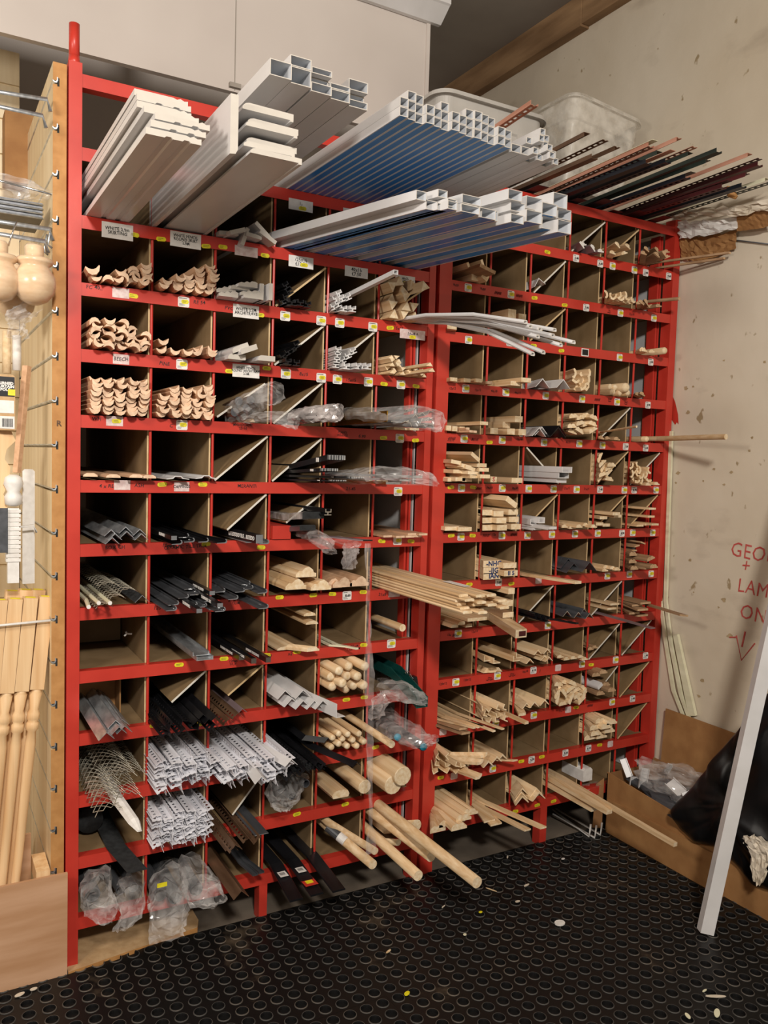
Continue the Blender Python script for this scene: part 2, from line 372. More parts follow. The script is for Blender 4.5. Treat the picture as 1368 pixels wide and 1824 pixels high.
def pix(R, r, c, name, prof, pts, desc, cat, mats, back=BACK, extra='', keepx=False, **kw):
    """things whose front end (bottom middle) is seen at a photo pixel (px, py, Y[, roll])"""
    a, b, z0 = cell(R, r, c); hw = max(abs(x) for x, z in prof)
    its = []
    for t in pts:
        p = at(t[0], t[1], Y=t[2]); z = max(p.z, z0); its.append((p.x, t[2], z, t[3] if len(t) > 3 else 0))
    order = sorted(range(len(its)), key=lambda i: its[i][0])
    g = '%s, %s' % (desc+'s', where(R, r, c)) if len(pts) > 1 else None
    out = []
    for rank, i in enumerate(order):
        x, y, z, ro = its[i]
        if ro: z += abs(math.sin(ro))*hw*.9 
        xb = min(max(x, a+hw*.8), b-hw*.8)
        st = [(x, y, z, ro), (xb, .01, z, ro), (xb, back, z, ro)] if not keepx else [(x, y, z, ro), (x, back, z, ro)]
        if y > -.02: st = [(xb, y, z, ro), (xb, back, z, ro)]
        pos = ordn(rank, len(its))
        out.append(rod(name, prof, st, mats, mklabel(desc, (pos+extra).strip(), R, r, c), cat, g, **kw))
    return out
def pent(R, r, c, name, prof, pts, desc, cat, mats, back=BACK, **kw):
    """sticks lying on the shelf and reaching out over the rail: ((front px),(px where it crosses the rail), lift[, roll])"""
    a, b, z0 = cell(R, r, c); hw = max(abs(x) for x, z in prof); its = []
    for t in pts:
        f = at(t[0][0], t[0][1], Z=z0+t[2]); g_ = at(t[1][0], t[1][1], Y=0)
        its.append((f, min(max(g_.x, a+hw*.8), b-hw*.8), z0+t[2], t[3] if len(t) > 3 else 0))
    order = sorted(range(len(its)), key=lambda i: its[i][0].x)
    g = '%s, %s' % (desc+'s', where(R, r, c)) if len(pts) > 1 else None
    for rank, i in enumerate(order):
        f, xb, z, ro = its[i]
        k = min(1.0, .0+1) ; xe = xb
        st = [(f.x, f.y, z, ro), (xb, .0, z, ro), (xe, back, z, ro)]
        if f.y > -.005: st = [(xb, f.y, z, ro), (xb, back, z, ro)]
        rod(name, prof, st, mats, mklabel(desc, ordn(rank, len(its)), R, r, c), cat, g, **kw)

# ------------------------------------------------------------------ the room
XW = 2.40
mb = MB(); mb.box(-2.6, XW+.1, -4.4, 2.0, -.06, -.012); struct('floor', mb, ['concrete'])
mb = MB(); mb.box(XW, XW+.1, -4.4, 2.0, -.06, 3.8); wallr = struct('wall_right', mb, ['wall'])
mb = MB(); mb.box(-2.6, XW+.1, 1.9, 2.0, -.06, 3.8); struct('wall_back', mb, ['panel'])
mb = MB(); mb.box(-2.7, -2.6, -4.4, 2.0, -.06, 3.8); struct('wall_left', mb, ['panel'])
mb = MB(); mb.box(-2.7, XW+.1, -4.5, -4.4, -.06, 3.8); pass
mb = MB(); mb.box(-2.7, XW+.1, -4.5, 2.0, 3.76, 3.86); struct('ceiling', mb, ['ceil'])
mb = MB(); mb.box(XW-.05, XW-.001, -4.3, .62, 3.62, 3.759); mb.box(XW-.055, XW-.001, .625, 1.895, 3.61, 3.759)
struct('trim_1', mb, ['beam'])
# hanging board above the rack with its coving
px1 = at(762, 100, Y=.35).x
mb = MB(); mb.box(-2.59, px1, .35, .375, 2.775, 3.25)
mb.box(px1-.012, px1+.004, .343, .385, 2.76, 3.24)
mb.box(.2, .28, .38, .46, 2.9, 3.758); mb.box(-1.2, -1.12, .38, .46, 2.9, 3.758)
struct('trim_2', mb, ['panel'])
mb = MB(); cp = [(-.0, 0), (.02, 0), (.09, .055), (.10, .06), (.10, .085), (.08, .085), (0, .012)]
c0 = at(800, 40, Y=.27)
vs = []; 
for X in (-1.5, c0.x):
    vs += [(X, .345-x*.85, 3.215+z*.8) for x, z in cp]
n = len(cp); mb.add(vs, [tuple(range(n)), tuple(n+i for i in reversed(range(n)))]+[(i, n+i, n+(i+1) % n, (i+1) % n) for i in range(n)])
struct('trim_3', mb, ['white'])
# seam of the board
mb = MB(); sx = at(418, 120, Y=.348).x; mb.box(sx, sx+.003, .3485, .3505, 2.78, 3.2); mb.box(sx-.02, sx+.02, .335, .35, 2.785, 2.8)
struct('trim_4', mb, ['ceil'])

# graffiti, smears and flakes on the right wall
def TW(y, z): return Matrix(((0, 0, -1, XW-.0015), (-1, 0, 0, y), (0, 1, 0, z), (0, 0, 0, 1)))
mb = MB()
def wp(px, py): return at(px, py, X=XW)
for s_, px, py, size in (('GEORGE', 1362, 988, .066), ('+', 1329, 1010, .06), ('LAMB', 1350, 1050, .062), ('ONLY', 1360, 1099, .066)):
    p = wp(px, py); text_mb(mb, s_, TW(p.y, p.z), size*1.25, 0, wob=.003, off=-.0002, sx=.88)
def strokes(mbx, pts, r, mi=0):
    q = [wp(*p) for p in pts]; mbx.tube([(XW-.001, v.y, v.z) for v in q], r, 6, mi)
strokes(mb, [(1328, 1125), (1322, 1152)], .0035); strokes(mb, [(1312, 1132), (1321, 1176), (1345, 1146)], .0028); strokes(mb, [(1300, 1135), (1312, 1135)], .003)
put('graffiti', mb.mesh('graffiti', ['redink']), (0, 0, 0), label='red marker writing', parent=wallr)
mb = MB(); 
pts = [(1196, 700), (1203, 716), (1208, 738), (1209, 756), (1206, 752), (1203, 757), (1197, 748), (1192, 745), (1190, 720)]
q = [wp(*p) for p in pts]; mb.add([(XW-.0012, v.y, v.z) for v in q], [tuple(range(len(q)))])
put('paint_smear', mb.mesh('paint_smear', ['red']), (0, 0, 0), label='smear of red paint', parent=wallr)
mb = MB(); rs = random.Random(3)
for px, py, r in [(1222, 691, .012), (1235, 689, .006), (1226, 734, .011), (1290, 642, .006), (1208, 842, .012), (1272, 836, .008), (1303, 841, .009), (1290, 863, .008), (1253, 857, .006), (1229, 998, .009), (1290, 1068, .013), (1236, 1055, .005), (1280, 1082, .006), (1245, 1240, .010), (1251, 1212, .012), (1300, 1133, .014), (1340, 780, .007), (1335, 803, .008), (1362, 645, .008), (1204, 860, .007)]:
    v = wp(px, py); k = 9; a0 = rs.random()*6
    mb.add([(XW-.0011, v.y+math.cos(a0+2*PI*i/k)*r*rs.uniform(.5, 1.3), v.z+math.sin(a0+2*PI*i/k)*r*rs.uniform(.35, .9)) for i in range(k)], [tuple(range(k))])
put('chipped_paint', mb.mesh('chipped_paint', [noise_mat('bare_render', '#9a8460', '#b59f7c', (40, 40, 40), .9)]), (0, 0, 0), label='chips of missing paint', parent=wallr)

# ------------------------------------------------------------------ rubber ring mats
PX, PY, NR = .0514, .0493, 11
TXS, TYS = PX*NR, PY*NR
def ringtile(NC=11):
    mb = MB(); n = 16; R = [(.0192, 0, 2), (.0182, .0022, 2), (.0168, .0022, 1), (.0160, -.001, 1), (.0155, -.0075, 1)]
    for i in range(NC):
        for j in range(NR):
            cx, cy = (i+.5)*PX, (j+.5)*PY
            sq = []
            for k in range(n):
                a = 2*PI*k/n+PI/n*0; c, s_ = math.cos(a), math.sin(a); m_ = max(abs(c), abs(s_))
                sq.append((cx+c/m_*PX/2*.9995, cy+s_/m_*PY/2*.9995, 0))
            vs = sq[:]
            for r, z, _ in R: vs += [(cx+r*math.cos(2*PI*k/n), cy+r*math.sin(2*PI*k/n), z) for k in range(n)]
            fs = []; ms = [0, 1, 1, 2, 2]; base = len(mb.v)
            mb.v += vs
            for lv, mi in zip(range(5), (0, 1, 1, 2, 2)):
                for k in range(n):
                    q = (k+1) % n; mb.f.append([base+lv*n+k, base+lv*n+q, base+(lv+1)*n+q, base+(lv+1)*n+k]); mb.m.append(mi)
            mb.f.append([base+5*n+k for k in range(n)]); mb.m.append(2)
    e = .0022
    w, d = PX*NC, TYS
    mb.add([(e, e, 0), (w-e, e, 0), (w-e, d-e, 0), (e, d-e, 0), (e, e, -.0118), (w-e, e, -.0118), (w-e, d-e, -.0118), (e, d-e, -.0118)],
           [(4, 5, 1, 0), (5, 6, 2, 1), (6, 7, 3, 2), (7, 4, 0, 3)], 0)
    return mb.mesh('rubber_mat', ['rubber', 'rubber_ring', 'rubber_hole'])
tm = ringtile(); tm2 = ringtile(10); GX0 = 1.305-TXS*4; GY0 = -.54
rowsn = ['nearest the racks', 'in the middle band', 'towards the front', 'furthest from the racks', 'beyond the front band']
coln = ['beneath the timber bin', 'left of the left rack middle', 'before the middle foot', 'by the gap between racks', 'right of the mat crossing', 'beneath the leaning white post', 'by the right wall']
for j in range(0, 4):
    for i in range(1, 6):
        x0 = GX0+i*TXS; y0 = GY0-(j-1)*TYS-TYS
        x0 += TXS*0; w = 1
        put('rubber_mat', tm2 if i == 5 else tm, (x0, y0, -.0003*((i+j) % 2)), 'black rubber ring mat tile, %s from left, row %s' % (ORD[i-1], rowsn[j]), 'floor mat', 'rubber ring mat tiles on the floor')

# ------------------------------------------------------------------ racks
def rack(tag, x0, x1, zt, zs, nrow, ncol, cw, xb, posts, label):
    root = empty('pigeonhole_rack', (x0, 0, -.012), label, 'rack')
    D = 1.08
    for (a, b, zz) in posts:
        mb = MB(); mb.box(a, b, -.006, .045, -.0119, zz); child('post', mb, ['red'], root)
        mb = MB(); mb.box(a, b, D-.04, D, -.0119, zz); child('rear_post', mb, ['red'], root)
    rails = []
    for k in range(nrow+1):
        z = zs-zt*k
        mb = MB(); v_ = [(x, y, zz) for x in (x0, x1) for y, zz in ((-.004, z-.036), (-.001, z-.036), (-.001, z-.004), (.03, z-.004), (.03, z-.0015), (-.004, z))]
        mb.add(v_, [(0, 1, 2, 3, 4, 5), (11, 10, 9, 8, 7, 6)]+[(i, 6+i, 6+(i+1) % 6, (i+1) % 6) for i in range(6)])
        rails.append(child('rail', mb, ['red'], root))
    for k in range(nrow+1):
        z = zs-zt*k
        mb = MB(); mb.box(x0+.001, x1-.001, .002, D-.006, z-.0090, z-.0042)
        child('shelf_board', mb, ['board'], root)
    for c in range(1, ncol):
        x = xb+cw*c
        mb = MB(); mb.tube([(x, .008, zs-zt*nrow-.02), (x, .008, zs-.002)], .0042, 8)
        child('divider_bar', mb, ['red_dark'], root)
        mb = MB()
        for k in range(nrow):
            z1 = zs-zt*k-.0095; z0 = zs-zt*(k+1)-.003
            mb.box(x-.0035, x+.0015, .034, D-.01, z0, z1, 0); mb.box(x-.0035, x+.0015, .0335, .034, z0, z1, 1)
        child('partition_board', mb, ['board', 'boardedge'], root)
    return root, rails
rackA, railsA = rack('A', -.009, 1.145, PA, 2.365, 12, 6, CA, 0, [(-.044, -.009, 2.59), (1.145, 1.171, 2.58)], 'red pigeonhole rack beside the slatted wall, larger cells, full of mouldings')
mb = MB(); mb.tube([(-.0265, .02, 2.585), (-.0265, .02, 2.615)], .0175, 14, rs=[.0175, .0145]); mb.tube([(-.0265, .02, 2.61), (-.0265, .02, 2.70)], .0143, 14)
child('post_top_tube', mb, ['red'], rackA, True)
mb = MB(); mb.box(-.009, 1.145, -.004, .03, 2.526, 2.562); child('top_bar', mb, ['red'], rackA)
fx = at(468, 1600, Y=0).x
mb = MB(); mb.box(fx-.014, fx+.014, -.003, .04, -.0119, .111); child('foot', mb, ['red'], rackA)
mb = MB(); mb.box(-.048, -.038, -.0095, -.0062, .0, .105); child('foot_plate', mb, ['red'], rackA)
mb = MB(); mb.box(-.0085, -.0045, .05, 1.07, .14, 2.36); child('side_panel', mb, ['board'], rackA)
mb = MB(); mb.box(1.138, 1.142, .05, 1.07, .14, 2.36); child('side_panel', mb, ['endpanel'], rackA)
for dx in (-.012, -.026):
    mb = MB(); mb.box(1.140+dx-.004, 1.140+dx+.004, .052, .085, .12, 2.5); child('inner_upright', mb, ['red'], rackA)
rackB, railsB = rack('B', 1.239, 2.351, PB, 2.5267, 13, 6, CB, XB, [(1.187, 1.239, 2.56), (2.351, 2.389, 2.56)], 'red pigeonhole rack by the right wall, smaller cells, mostly pine mouldings')
fx = at(967, 1460, Y=0).x
mb = MB(); mb.box(fx-.017, fx+.017, -.003, .04, -.0119, .147); child('foot', mb, ['red'], rackB)
mb = MB(); mb.box(1.2395, 1.243, .05, 1.07, .18, 2.5); child('side_panel', mb, ['board'], rackB)
mb = MB(); mb.box(2.347, 2.3505, .06, 1.07, .18, 2.5); child('side_panel', mb, ['endpanel'], rackB)
for dx in (-.006, -.020):
    mb = MB(); mb.box(2.351+dx-.005, 2.351+dx+.003, .052, .10, .15, 2.5); child('inner_upright', mb, ['red'], rackB)

# price labels, stickers and writing on the rails (sub-parts of each rail)
def on_rail(R, px, py):
    p = at(px, py, Y=-.004); 
    r = round((2.365-.018-p.z)/PA) if R == 'A' else round((2.5267-.018-p.z)/PB)
    rails = railsA if R == 'A' else railsB; r = min(max(r, 0), len(rails)-1)
    zc = (2.365-PA*r if R == 'A' else 2.5267-PB*r)-.018
    return p, rails[r], zc
def zclamp(p, zc, d): return min(max(p.z, zc-d), zc+d)
def sticker(mb, x, z, y, w=.030, h=.0115, tilt=0, mi=1):
    T = TF(x, y, z, tilt); c = h*.3
    o = [(-w/2+c, -h/2), (w/2-c, -h/2), (w/2, -h/2+c), (w/2, h/2-c), (w/2-c, h/2), (-w/2+c, h/2), (-w/2, h/2-c), (-w/2, -h/2+c)]
    vs = [T @ Vector((a, b, 0)) for a, b in o]+[T @ Vector((a, b, .0006)) for a, b in o]
    mb.add(vs, [tuple(range(8, 16))]+[(i, (i+1) % 8, 8+(i+1) % 8, 8+i) for i in range(8)], mi)
def bars(mb, x, z, y, w, h, rows, mi, rnd_):
    for i in range(rows):
        ww = w*rnd_.uniform(.5, 1); zz = z+h/2-(i+.5)*h/rows
        mb.box(x-w/2, x-w/2+ww, y-.0004, y, zz-h/rows*.22, zz+h/rows*.22, mi)
rl = random.Random(11)
def price(R, px, py, yel=True, tone='card', w=.034, h=.030):
    p, rail, zc = on_rail(R, px, py); z = zclamp(p, zc, .009); x = p.x; y = -.0042
    mb = MB(); c = .003
    oc = [(-w/2+c, -h/2), (w/2-c, -h/2), (w/2, -h/2+c), (w/2, h/2-c), (w/2-c, h/2), (-w/2+c, h/2), (-w/2, h/2-c), (-w/2, -h/2+c)]
    mb.loft(oc, [(x, y-.0006, z), (x, y, z)], 0, 0)
    if tone == 'card':
        bars(mb, x-.002, z+h*.36, y-.0006, w*.7, h*.12, 1, 2, rl); bars(mb, x-.003, z-h*.28, y-.0006, w*.62, h*.28, 3, 3, rl)
        if yel:
            sticker(mb, x+.004, z+.001, y-.0008, .022, .0125, rl.uniform(-.06, .06), 1)
            bars(mb, x+.004, z+.001, y-.0015, .015, .008, 2, 4, rl)
        else:
            text_mb(mb, '%d.%d0' % (rl.randint(1, 9), rl.randint(1, 9)), TF(x+.003, y-.0007, z), .011, 2)
    child('price_label', mb, ['cardpink' if tone == 'pink' else 'card', 'yellow', 'ink', 'faint', M['olive']], rail)
M['olive'] = noise_mat('yellow_print', '#8f8a20', '#a39d2c', (50, 50, 50), .6)
def yel(R, px, py, tilt=None):
    p, rail, zc = on_rail(R, px, py); z = zclamp(p, zc, .014)
    mb = MB(); sticker(mb, p.x, z, -.0042, .0285, .0125, rl.uniform(-.12, .12) if tilt is None else tilt, 0)
    bars(mb, p.x, z, -.0049, .018, .008, 2, 1, rl)
    child('price_sticker', mb, ['yellow', M['olive']], rail)
def paper(R, x0p, x1p, yp, lines, w=None, h=.042, size=.0135, tone='card', sy=None, tilt=0):
    a = at(x0p, yp, Y=-.004).x; b = at(x1p, yp, Y=-.004); p, rail, zc = on_rail(R, (x0p+x1p)/2, yp)
    x = (a+b.x)/2; w = b.x-a; z = p.z; y = -.0044
    mb = MB(); mb.box(x-w/2, x+w/2, y-.0006, y, z-h/2, z+h/2, 0)
    if lines: text_mb(mb, lines, TF(x, y-.0009, z, .02), size, 1, wob=.0007, off=.0002, sx=.88)
    if sy: sticker(mb, x+sy[0], z+sy[1], y-.0012, .026, .012, .05, 2); bars(mb, x+sy[0], z+sy[1], y-.002, .016, .008, 2, 3, rl)
    child('handwritten_label', mb, ['cardpink' if tone == 'pink' else 'card', 'ink', 'yellow', M['olive']], rail)
def hand(R, px, py, s_, size=.015, mat='ink', sx=.95):
    p, rail, zc = on_rail(R, px, py); mb = MB()
    text_mb(mb, s_, TF(p.x, -.0046, zclamp(p, zc, .008), rl.uniform(-.03, .04)), size, 0, wob=.0008, off=.0001, sx=sx)
    child('marker_writing', mb, [mat], rail)
def scrib(R, px, py, w=.03):
    p, rail, zc = on_rail(R, px, py); mb = MB(); z = zclamp(p, zc, .01)
    pts = [(p.x-w/2+w*i/11, -.0044, z+(.005 if i % 2 else -.005)) for i in range(12)]
    mb.tube(pts, .0013, 5); child('marker_writing', mb, ['ink'], rail)
A = 'A'; B = 'B'
paper(A, 181, 237, 412, 'WHITE 2.9m\nSKIRTING', h=.044); paper(A, 303, 358, 428, 'WHITE PENCIL\nROUND SKIRT\n2.9M', h=.044, size=.012)
paper(A, 418, 459, 448, '', h=.03, tone='pink'); paper(A, 514, 558, 467, '/25x16\n£12.50', h=.036, size=.016, sy=(.01, -.008))
paper(A, 614, 655, 485, '40x16\n£7.50', h=.034, size=.017); paper(A, 704, 739, 499, '40x25\nSELF ADHESIVE', h=.03, size=.011, sy=(.004, -.01))
paper(A, 514, 557, 366, '1..\n£', h=.034, tone='card', sy=(.006, -.009)); paper(A, 611, 655, 381, '40x16 SELF', h=.026, size=.011)
paper(A, 415, 461, 555, 'WHITE 2.2M\nARCHITRAVE', h=.040, size=.0135); paper(A, 712, 757, 596, '10x8 ^', h=.032, size=.017, tone='pink', sy=(0, -.009))
paper(A, 201, 230, 640, 'BEECH', h=.028, size=.015, tone='pink'); paper(A, 414, 462, 661, 'WHITE PENCIL\nROUND ARCHITRAVE\n2.2M', h=.040, size=.0105)
paper(A, 310, 337, 867, 'CAPPINGS', h=.028, size=.012, tone='pink'); paper(A, 200, 230, 522, '', h=.028, tone='pink'); paper(A, 203, 232, 864, '', h=.028, tone='pink')
paper(A, 189, 219, 750, '', h=.028, tone='pink', sy=(.005, 0)); paper(A, 692, 712, 1056, '', h=.028, tone='pink')
for p in [(239, 418), (287, 426), (367, 440), (397, 440), (472, 456), (237, 527), (463, 562), (409, 661), (475, 656), (695, 584), (684, 684), (741, 688), (683, 780), (740, 785), (289, 863), (361, 863), (367, 969), (465, 975), (680, 964), (732, 964), (498, 1064), (558, 1060), (592, 1058), (647, 1054), (319, 1184), (399, 1172), (475, 1167), (529, 1161), (648, 1144), (275, 1291), (353, 1290), (617, 1243), (649, 1238), (669, 1324), (615, 1426), (529, 1446), (307, 1498)]: yel(A, *p)
for p in [(327, 538), (324, 649), (324, 757), (508, 563), (572, 572), (605, 578), (664, 585), (509, 666), (572, 673), (601, 676), (656, 683), (714, 688), (712, 783), (709, 876), (708, 963), (697, 1143)]: price(A, *p)
price(A, 618, 1061, False)
for px, py, s_ in [(168, 512, 'FC 40..'), (355, 539, 'RE 54'), (408, 549, 'PVC'), (293, 648, 'PINE'), (172, 745, 'WH'), (305, 759, 'C'), (433, 760, 'MAHOGANY\n22-50'), (541, 667, '8x15'), (625, 679, '15x15'), (190, 866, '4 x RE'), (248, 865, 'ASH'), (440, 866, 'MERANTI'), (610, 773, 'PIANO\nHINGES'), (645, 779, '6.90'), (625, 871, '21-45'), (205, 975, 'BOX CH'), (300, 970, '10mm'), (330, 974, 'CERAMIC TILE TRIM'), (280, 1083, '120'), (420, 1071, '8mm TILE\nTRIM'), (415, 1180, '10mm\nSILV'), (480, 1168, '20'), (517, 1160, 'x2'), (630, 1147, 'CREAM\nTILE TRIM'), (681, 1059, '21x8'), (710, 585, '15x15')]:
    hand(A, px, py, s_, .0115 if '\n' in s_ else .015)
for p in [(975, 449), (803, 868), (842.7, 868), (950.6, 615.7), (1000, 624.7), (872, 788), (803.7, 954), (841.7, 954), (836, 1041), (910.7, 1039.7), (952, 530.6), (1005.6, 543.5), (1053, 1184), (1026, 1260), (785, 1385), (928.5, 1356), (965, 1348), (1068, 1327), (918, 1445), (957, 1434), (986, 1427)]: yel(B, *p)
for p in [(1091, 474), (1130, 481), (834, 512.5), (910, 524.6), (1105, 557.7), (1164.6, 566.7), (834.6, 605.6), (908, 610), (1103.6, 636.8), (829.6, 692), (901, 698.7), (972, 704.8), (1036.7, 710.8), (1099, 716), (826.6, 781.4), (894.5, 783.8), (969, 788), (1031.7, 790.5), (1073, 793), (822, 869), (894.5, 869.5), (941.6, 870.5), (986, 871), (1027, 872), (1112, 873), (1168.5, 873), (821, 956), (894, 954), (939.5, 953.6), (983, 952), (1024, 951), (1064.6, 950), (1127, 949), (1162.5, 949), (1081.7, 1026), (1121, 1023), (1159.6, 1022), (816, 1128.6), (975.6, 1114), (811.8, 1215), (886, 1204), (1036.5, 1183), (1096.5, 1175.4), (883, 1287.5), (950.6, 1274), (1090.4, 1249), (877.6, 1369)]: price(B, *p, w=.031, h=.028)
for p in [(1026, 460), (1069, 469.6), (1150, 486), (1191, 492), (1044, 548), (1159, 645), (1154, 721.6), (1114.4, 795.5), (1150, 798), (1068.7, 872), (1129.5, 873), (1107.7, 950), (950, 1194), (1149.7, 1167.8), (1126.6, 1243), (946.8, 1353), (1007, 1339.6), (1048, 1332), (888, 1037)]: price(B, *p, yel=False, w=.031, h=.028)
for p in [(959, 1033.6), (994, 1189.5), (789, 1303), (1011.8, 1264), (808.8, 1381.8), (1087, 1323)]: price(B, *p, yel=False, tone='pink', w=.031, h=.026)
for px, py, s_ in [(812, 508, '9x50'), (860, 515, '9x50'), (784+22, 692, '12x12'), (851, 695, '12x12'), (880, 697, '44x18'), (922, 700, '44x15'), (803, 784, '21x12'), (872, 869, '34x50'), (917, 870, '38x50'), (925, 783, '12x18'), (872, 1209, '19mm\nhalf round'), (912, 1202, '25mm\nhalf round'), (789, 1218, '120x12'), (832, 1211, '130x12'), (935, 1196, '18x18'), (800, 1131, '12x'), (845, 1125, '12x18'), (880, 952, '12x'), (1000, 1266, '21x18'), (1085, 556, '19x\ncover'), (1125, 560, '12x18'), (1086, 713, '21x18\ncover'), (1115, 718, '24x27\ncover'), (1010, 870, '21x12'), (1045, 871, '21x21'), (1012, 788, '8x15'), (962, 1195, 'J')]:
    hand(B, px, py, s_, .0085 if '\n' in s_ else .0125, sx=.85)
for px, py in [(805, 781), (846, 783), (796, 864), (852, 870), (887, 522), (925, 527), (866, 954), (915, 952), (1051, 1256), (812, 1131), (1064, 712)]: scrib(B, px, py)
p, rail, zc = on_rail(B, 1042, 628); mb = MB(); mb.box(p.x-.019, p.x+.019, -.005, -.0042, zc-.015, zc+.015, 0); mb.box(p.x-.015, p.x+.015, -.0056, -.005, zc-.011, zc+.011, 1)
child('price_label', mb, ['card', 'ink'], rail)

# ------------------------------------------------------------------ long stock on the upper shelves
BW = ['pine', 'pine_end']; WW = ['white', 'whitecut']
zs1 = ZA(1)+.001
def long_(name, prof, x, y, z, xb, mats, label, cat, group=None, back=.95, roll=0, **kw):
    st = [(x, y, z, roll), (xb, .02, z, roll), (xb, back, z, roll)]
    if abs(x-xb) < .004: st = [(x, y, z, roll), (x, back, z, roll)]
    return rod(name, prof, st, mats, label, cat, group, **kw)
# two stacks of white skirting
S1 = [(.062, -.70, .003), (.073, -.695, -.004), (.083, -.69, .01), (.066, -.665, 0), (.058, -.635, 0), (.060, -.625, 0), (.060, -.60, .004)]
for k, (x, y, ro) in enumerate(S1):
    long_('skirting_board', SKIRT, x, y, zs1+k*.0188, x, WW, 'white moulded skirting board, %s of the left skirting stack' % (('bottom board' if k == 0 else 'top board' if k == 6 else ORD[k]+' board up')), 'skirting', 'white moulded skirting stack on the left rack')
S2 = [(.288, -.71), (.281, -.685), (.298, -.655), (.284, -.69), (.301, -.655), (.282, -.67), (.299, -.63)]
for k, (x, y) in enumerate(S2):
    long_('skirting_board', PENSK, x, y, zs1+.0045+k*.0212, x, WW, 'white round-edged skirting board, %s of the second skirting stack' % (('bottom board' if k == 0 else 'top board' if k == 6 else ORD[k]+' board up')), 'skirting', 'white round-edged skirting stack on the left rack')
mb = MB(); mb.loft([(-.009, 0), (.004, .002), (.009, .012), (.009, .128), (-.009, .128)], [(.196, -.69, zs1), (.196, .95, zs1)])
solo('skirting_board', mb, WW, 'white skirting board standing on edge between the two skirting stacks', 'skirting', None, (.196, -.69, zs1))
mb = MB(); mb.loft(PENSK, [(.362, -.52, zs1+.004-.004), (.362, -.02, zs1)], 0, 1)
# loose white pieces in the third bay of that shelf
cx0, cx1, cz = cell('A', 1, 3)
for k, (px, py, ro, w_) in enumerate([(408, 430, .1, .06), (440, 424, 1.25, .055), (452, 436, -.12, .05), (466, 412, -.7, .06), (476, 432, -.5, .06), (425, 415, .35, .05)]):
    p = at(px, py, Y=-.03-.008*k)
    rod('architrave_offcut', rect(w_, .012), [(p.x, -.03-.008*k, max(p.z, cz+.004), ro), (min(p.x, cx1-.03), .45, cz+.008+.006*k, ro)], WW, 'short white architrave offcut poking out under the skirting, %s' % ordn(sorted([408, 440, 452, 466, 476, 425]).index(px), 6), 'offcut', 'white offcuts under the skirting stack')

def tubep(w, h, t): return dict(prof=rect(w, h), inner=[(-w/2+t, t), (w/2-t, t), (w/2-t, h-t), (-w/2+t, h-t)])
def hollow(name, w, h, x, y, z, xb, label, cat, group, blue=False, t=.002, back=.95, me=None, mats=None):
    if blue:
        e = w*.13
        prof = [(-w/2, 0), (-w/2+e, 0), (w/2-e, 0), (w/2, 0), (w/2, h), (w/2-e, h), (-w/2+e, h), (-w/2, h)]
        inner = [(-w/2+t, t), (-w/2+e, t), (w/2-e, t), (w/2-t, t), (w/2-t, h-t), (w/2-e, h-t), (-w/2+e, h-t), (-w/2+t, h-t)]
        bt = [0, 2, 0, 0, 0, 2 if blue == 2 else 0, 0, 0]
    else:
        prof = rect(w, h); inner = tubep(w, h, t)['inner']; bt = None
    mb = MB(); st = [(0, 0, 0), (xb-x, .0-y, 0), (xb-x, back-y, 0)] if abs(x-xb) > .004 else [(0, 0, 0), (0, back-y, 0)]
    mb.loft(prof, st, 0, 1, inner=inner, bottom=bt, mi_in=3)
    return put(name, mb.mesh(name, ['white', 'whitecut', 'blue', 'inside']), (x, y, z), label, cat, group)
zs0 = ZA(0)+.001
# wide trunking, left bundle on the top shelf
cols = [(.272, [(.0, .036)]), (.325, [(.0, .038), (.0385, .024)]), (.383, [(0, .022), (.0225, .018), (.041, .015)]), (.437, [(0, .024), (.0245, .013), (.038, .018)]), (.491, [(0, .018), (.0185, .020), (.039, .026)])]
nm = 0
for ci, (x, lst) in enumerate(cols):
    for k, (dz, h) in enumerate(lst):
        y = -.70+.012*ci+.02*k*((ci+k) % 2)
        xo = .47-.04*(4-ci)*1.0
        hollow('wide_trunking', .052, h-.0006, x+.026, y, zs0+dz, .30+ci*.0535+.026-.03, 'wide white plastic trunking length, %s stack%s' % (ordn(ci, 5), '' if len(lst) == 1 else (', bottom one' if k == 0 else ', top one' if k == len(lst)-1 else ', middle one')), 'trunking', 'wide white trunking on the top shelf')
# square trunking with blue film
zz = zs0; w, h = .0252, .0225
for k, n in enumerate((14, 14, 7)):
    for i in range(n):
        ii = i if k < 2 else [1, 2, 5, 8, 9, 10, 11][i]
        x = .634+ii*.0256
        y = -.672+.007*((ii*7+k*3) % 3)+(.01 if ii > 8 else 0)
        hollow('square_trunking', w, h, x, y, zz+k*(h+.0006), x-.015, 'square white trunking with blue film, %s of %s layer' % (ordn(i, n), ('bottom', 'middle', 'top')[k]), 'trunking', 'square blue-filmed trunking on the top shelf', blue=(2 if k == 0 else 1))
p = at(810, 640*0+252, Z=zs0)
zz = zs0
for i in range(2):
    x = 1.008+i*.034
    hollow('square_trunking', .032, .022, x, -.64, zs0, x-.02, 'broader white trunking with small yellow marks underneath, %s of two' % ('left' if i == 0 else 'right'), 'trunking', 'broader trunking beside the blue-filmed bundle', blue=0)
for k, n in enumerate((6, 5, 4, 3)):
    for i in range(n):
        x = 1.060+.0195*i+(.010 if k % 2 else 0)+(.012 if k == 3 else 0); y = -.66+.03*((i*5+k*2) % 3)
        hollow('mini_trunking', .0188, .0178, x, y, zs0+.0005+k*.0184, x-.01, 'narrow white trunking, %s of %s layer, small bundle right of blue-filmed trunking' % (ordn(i, n), ('bottom', 'second', 'third', 'top')[k]), 'trunking', 'narrow white trunking bundle on the top shelf')
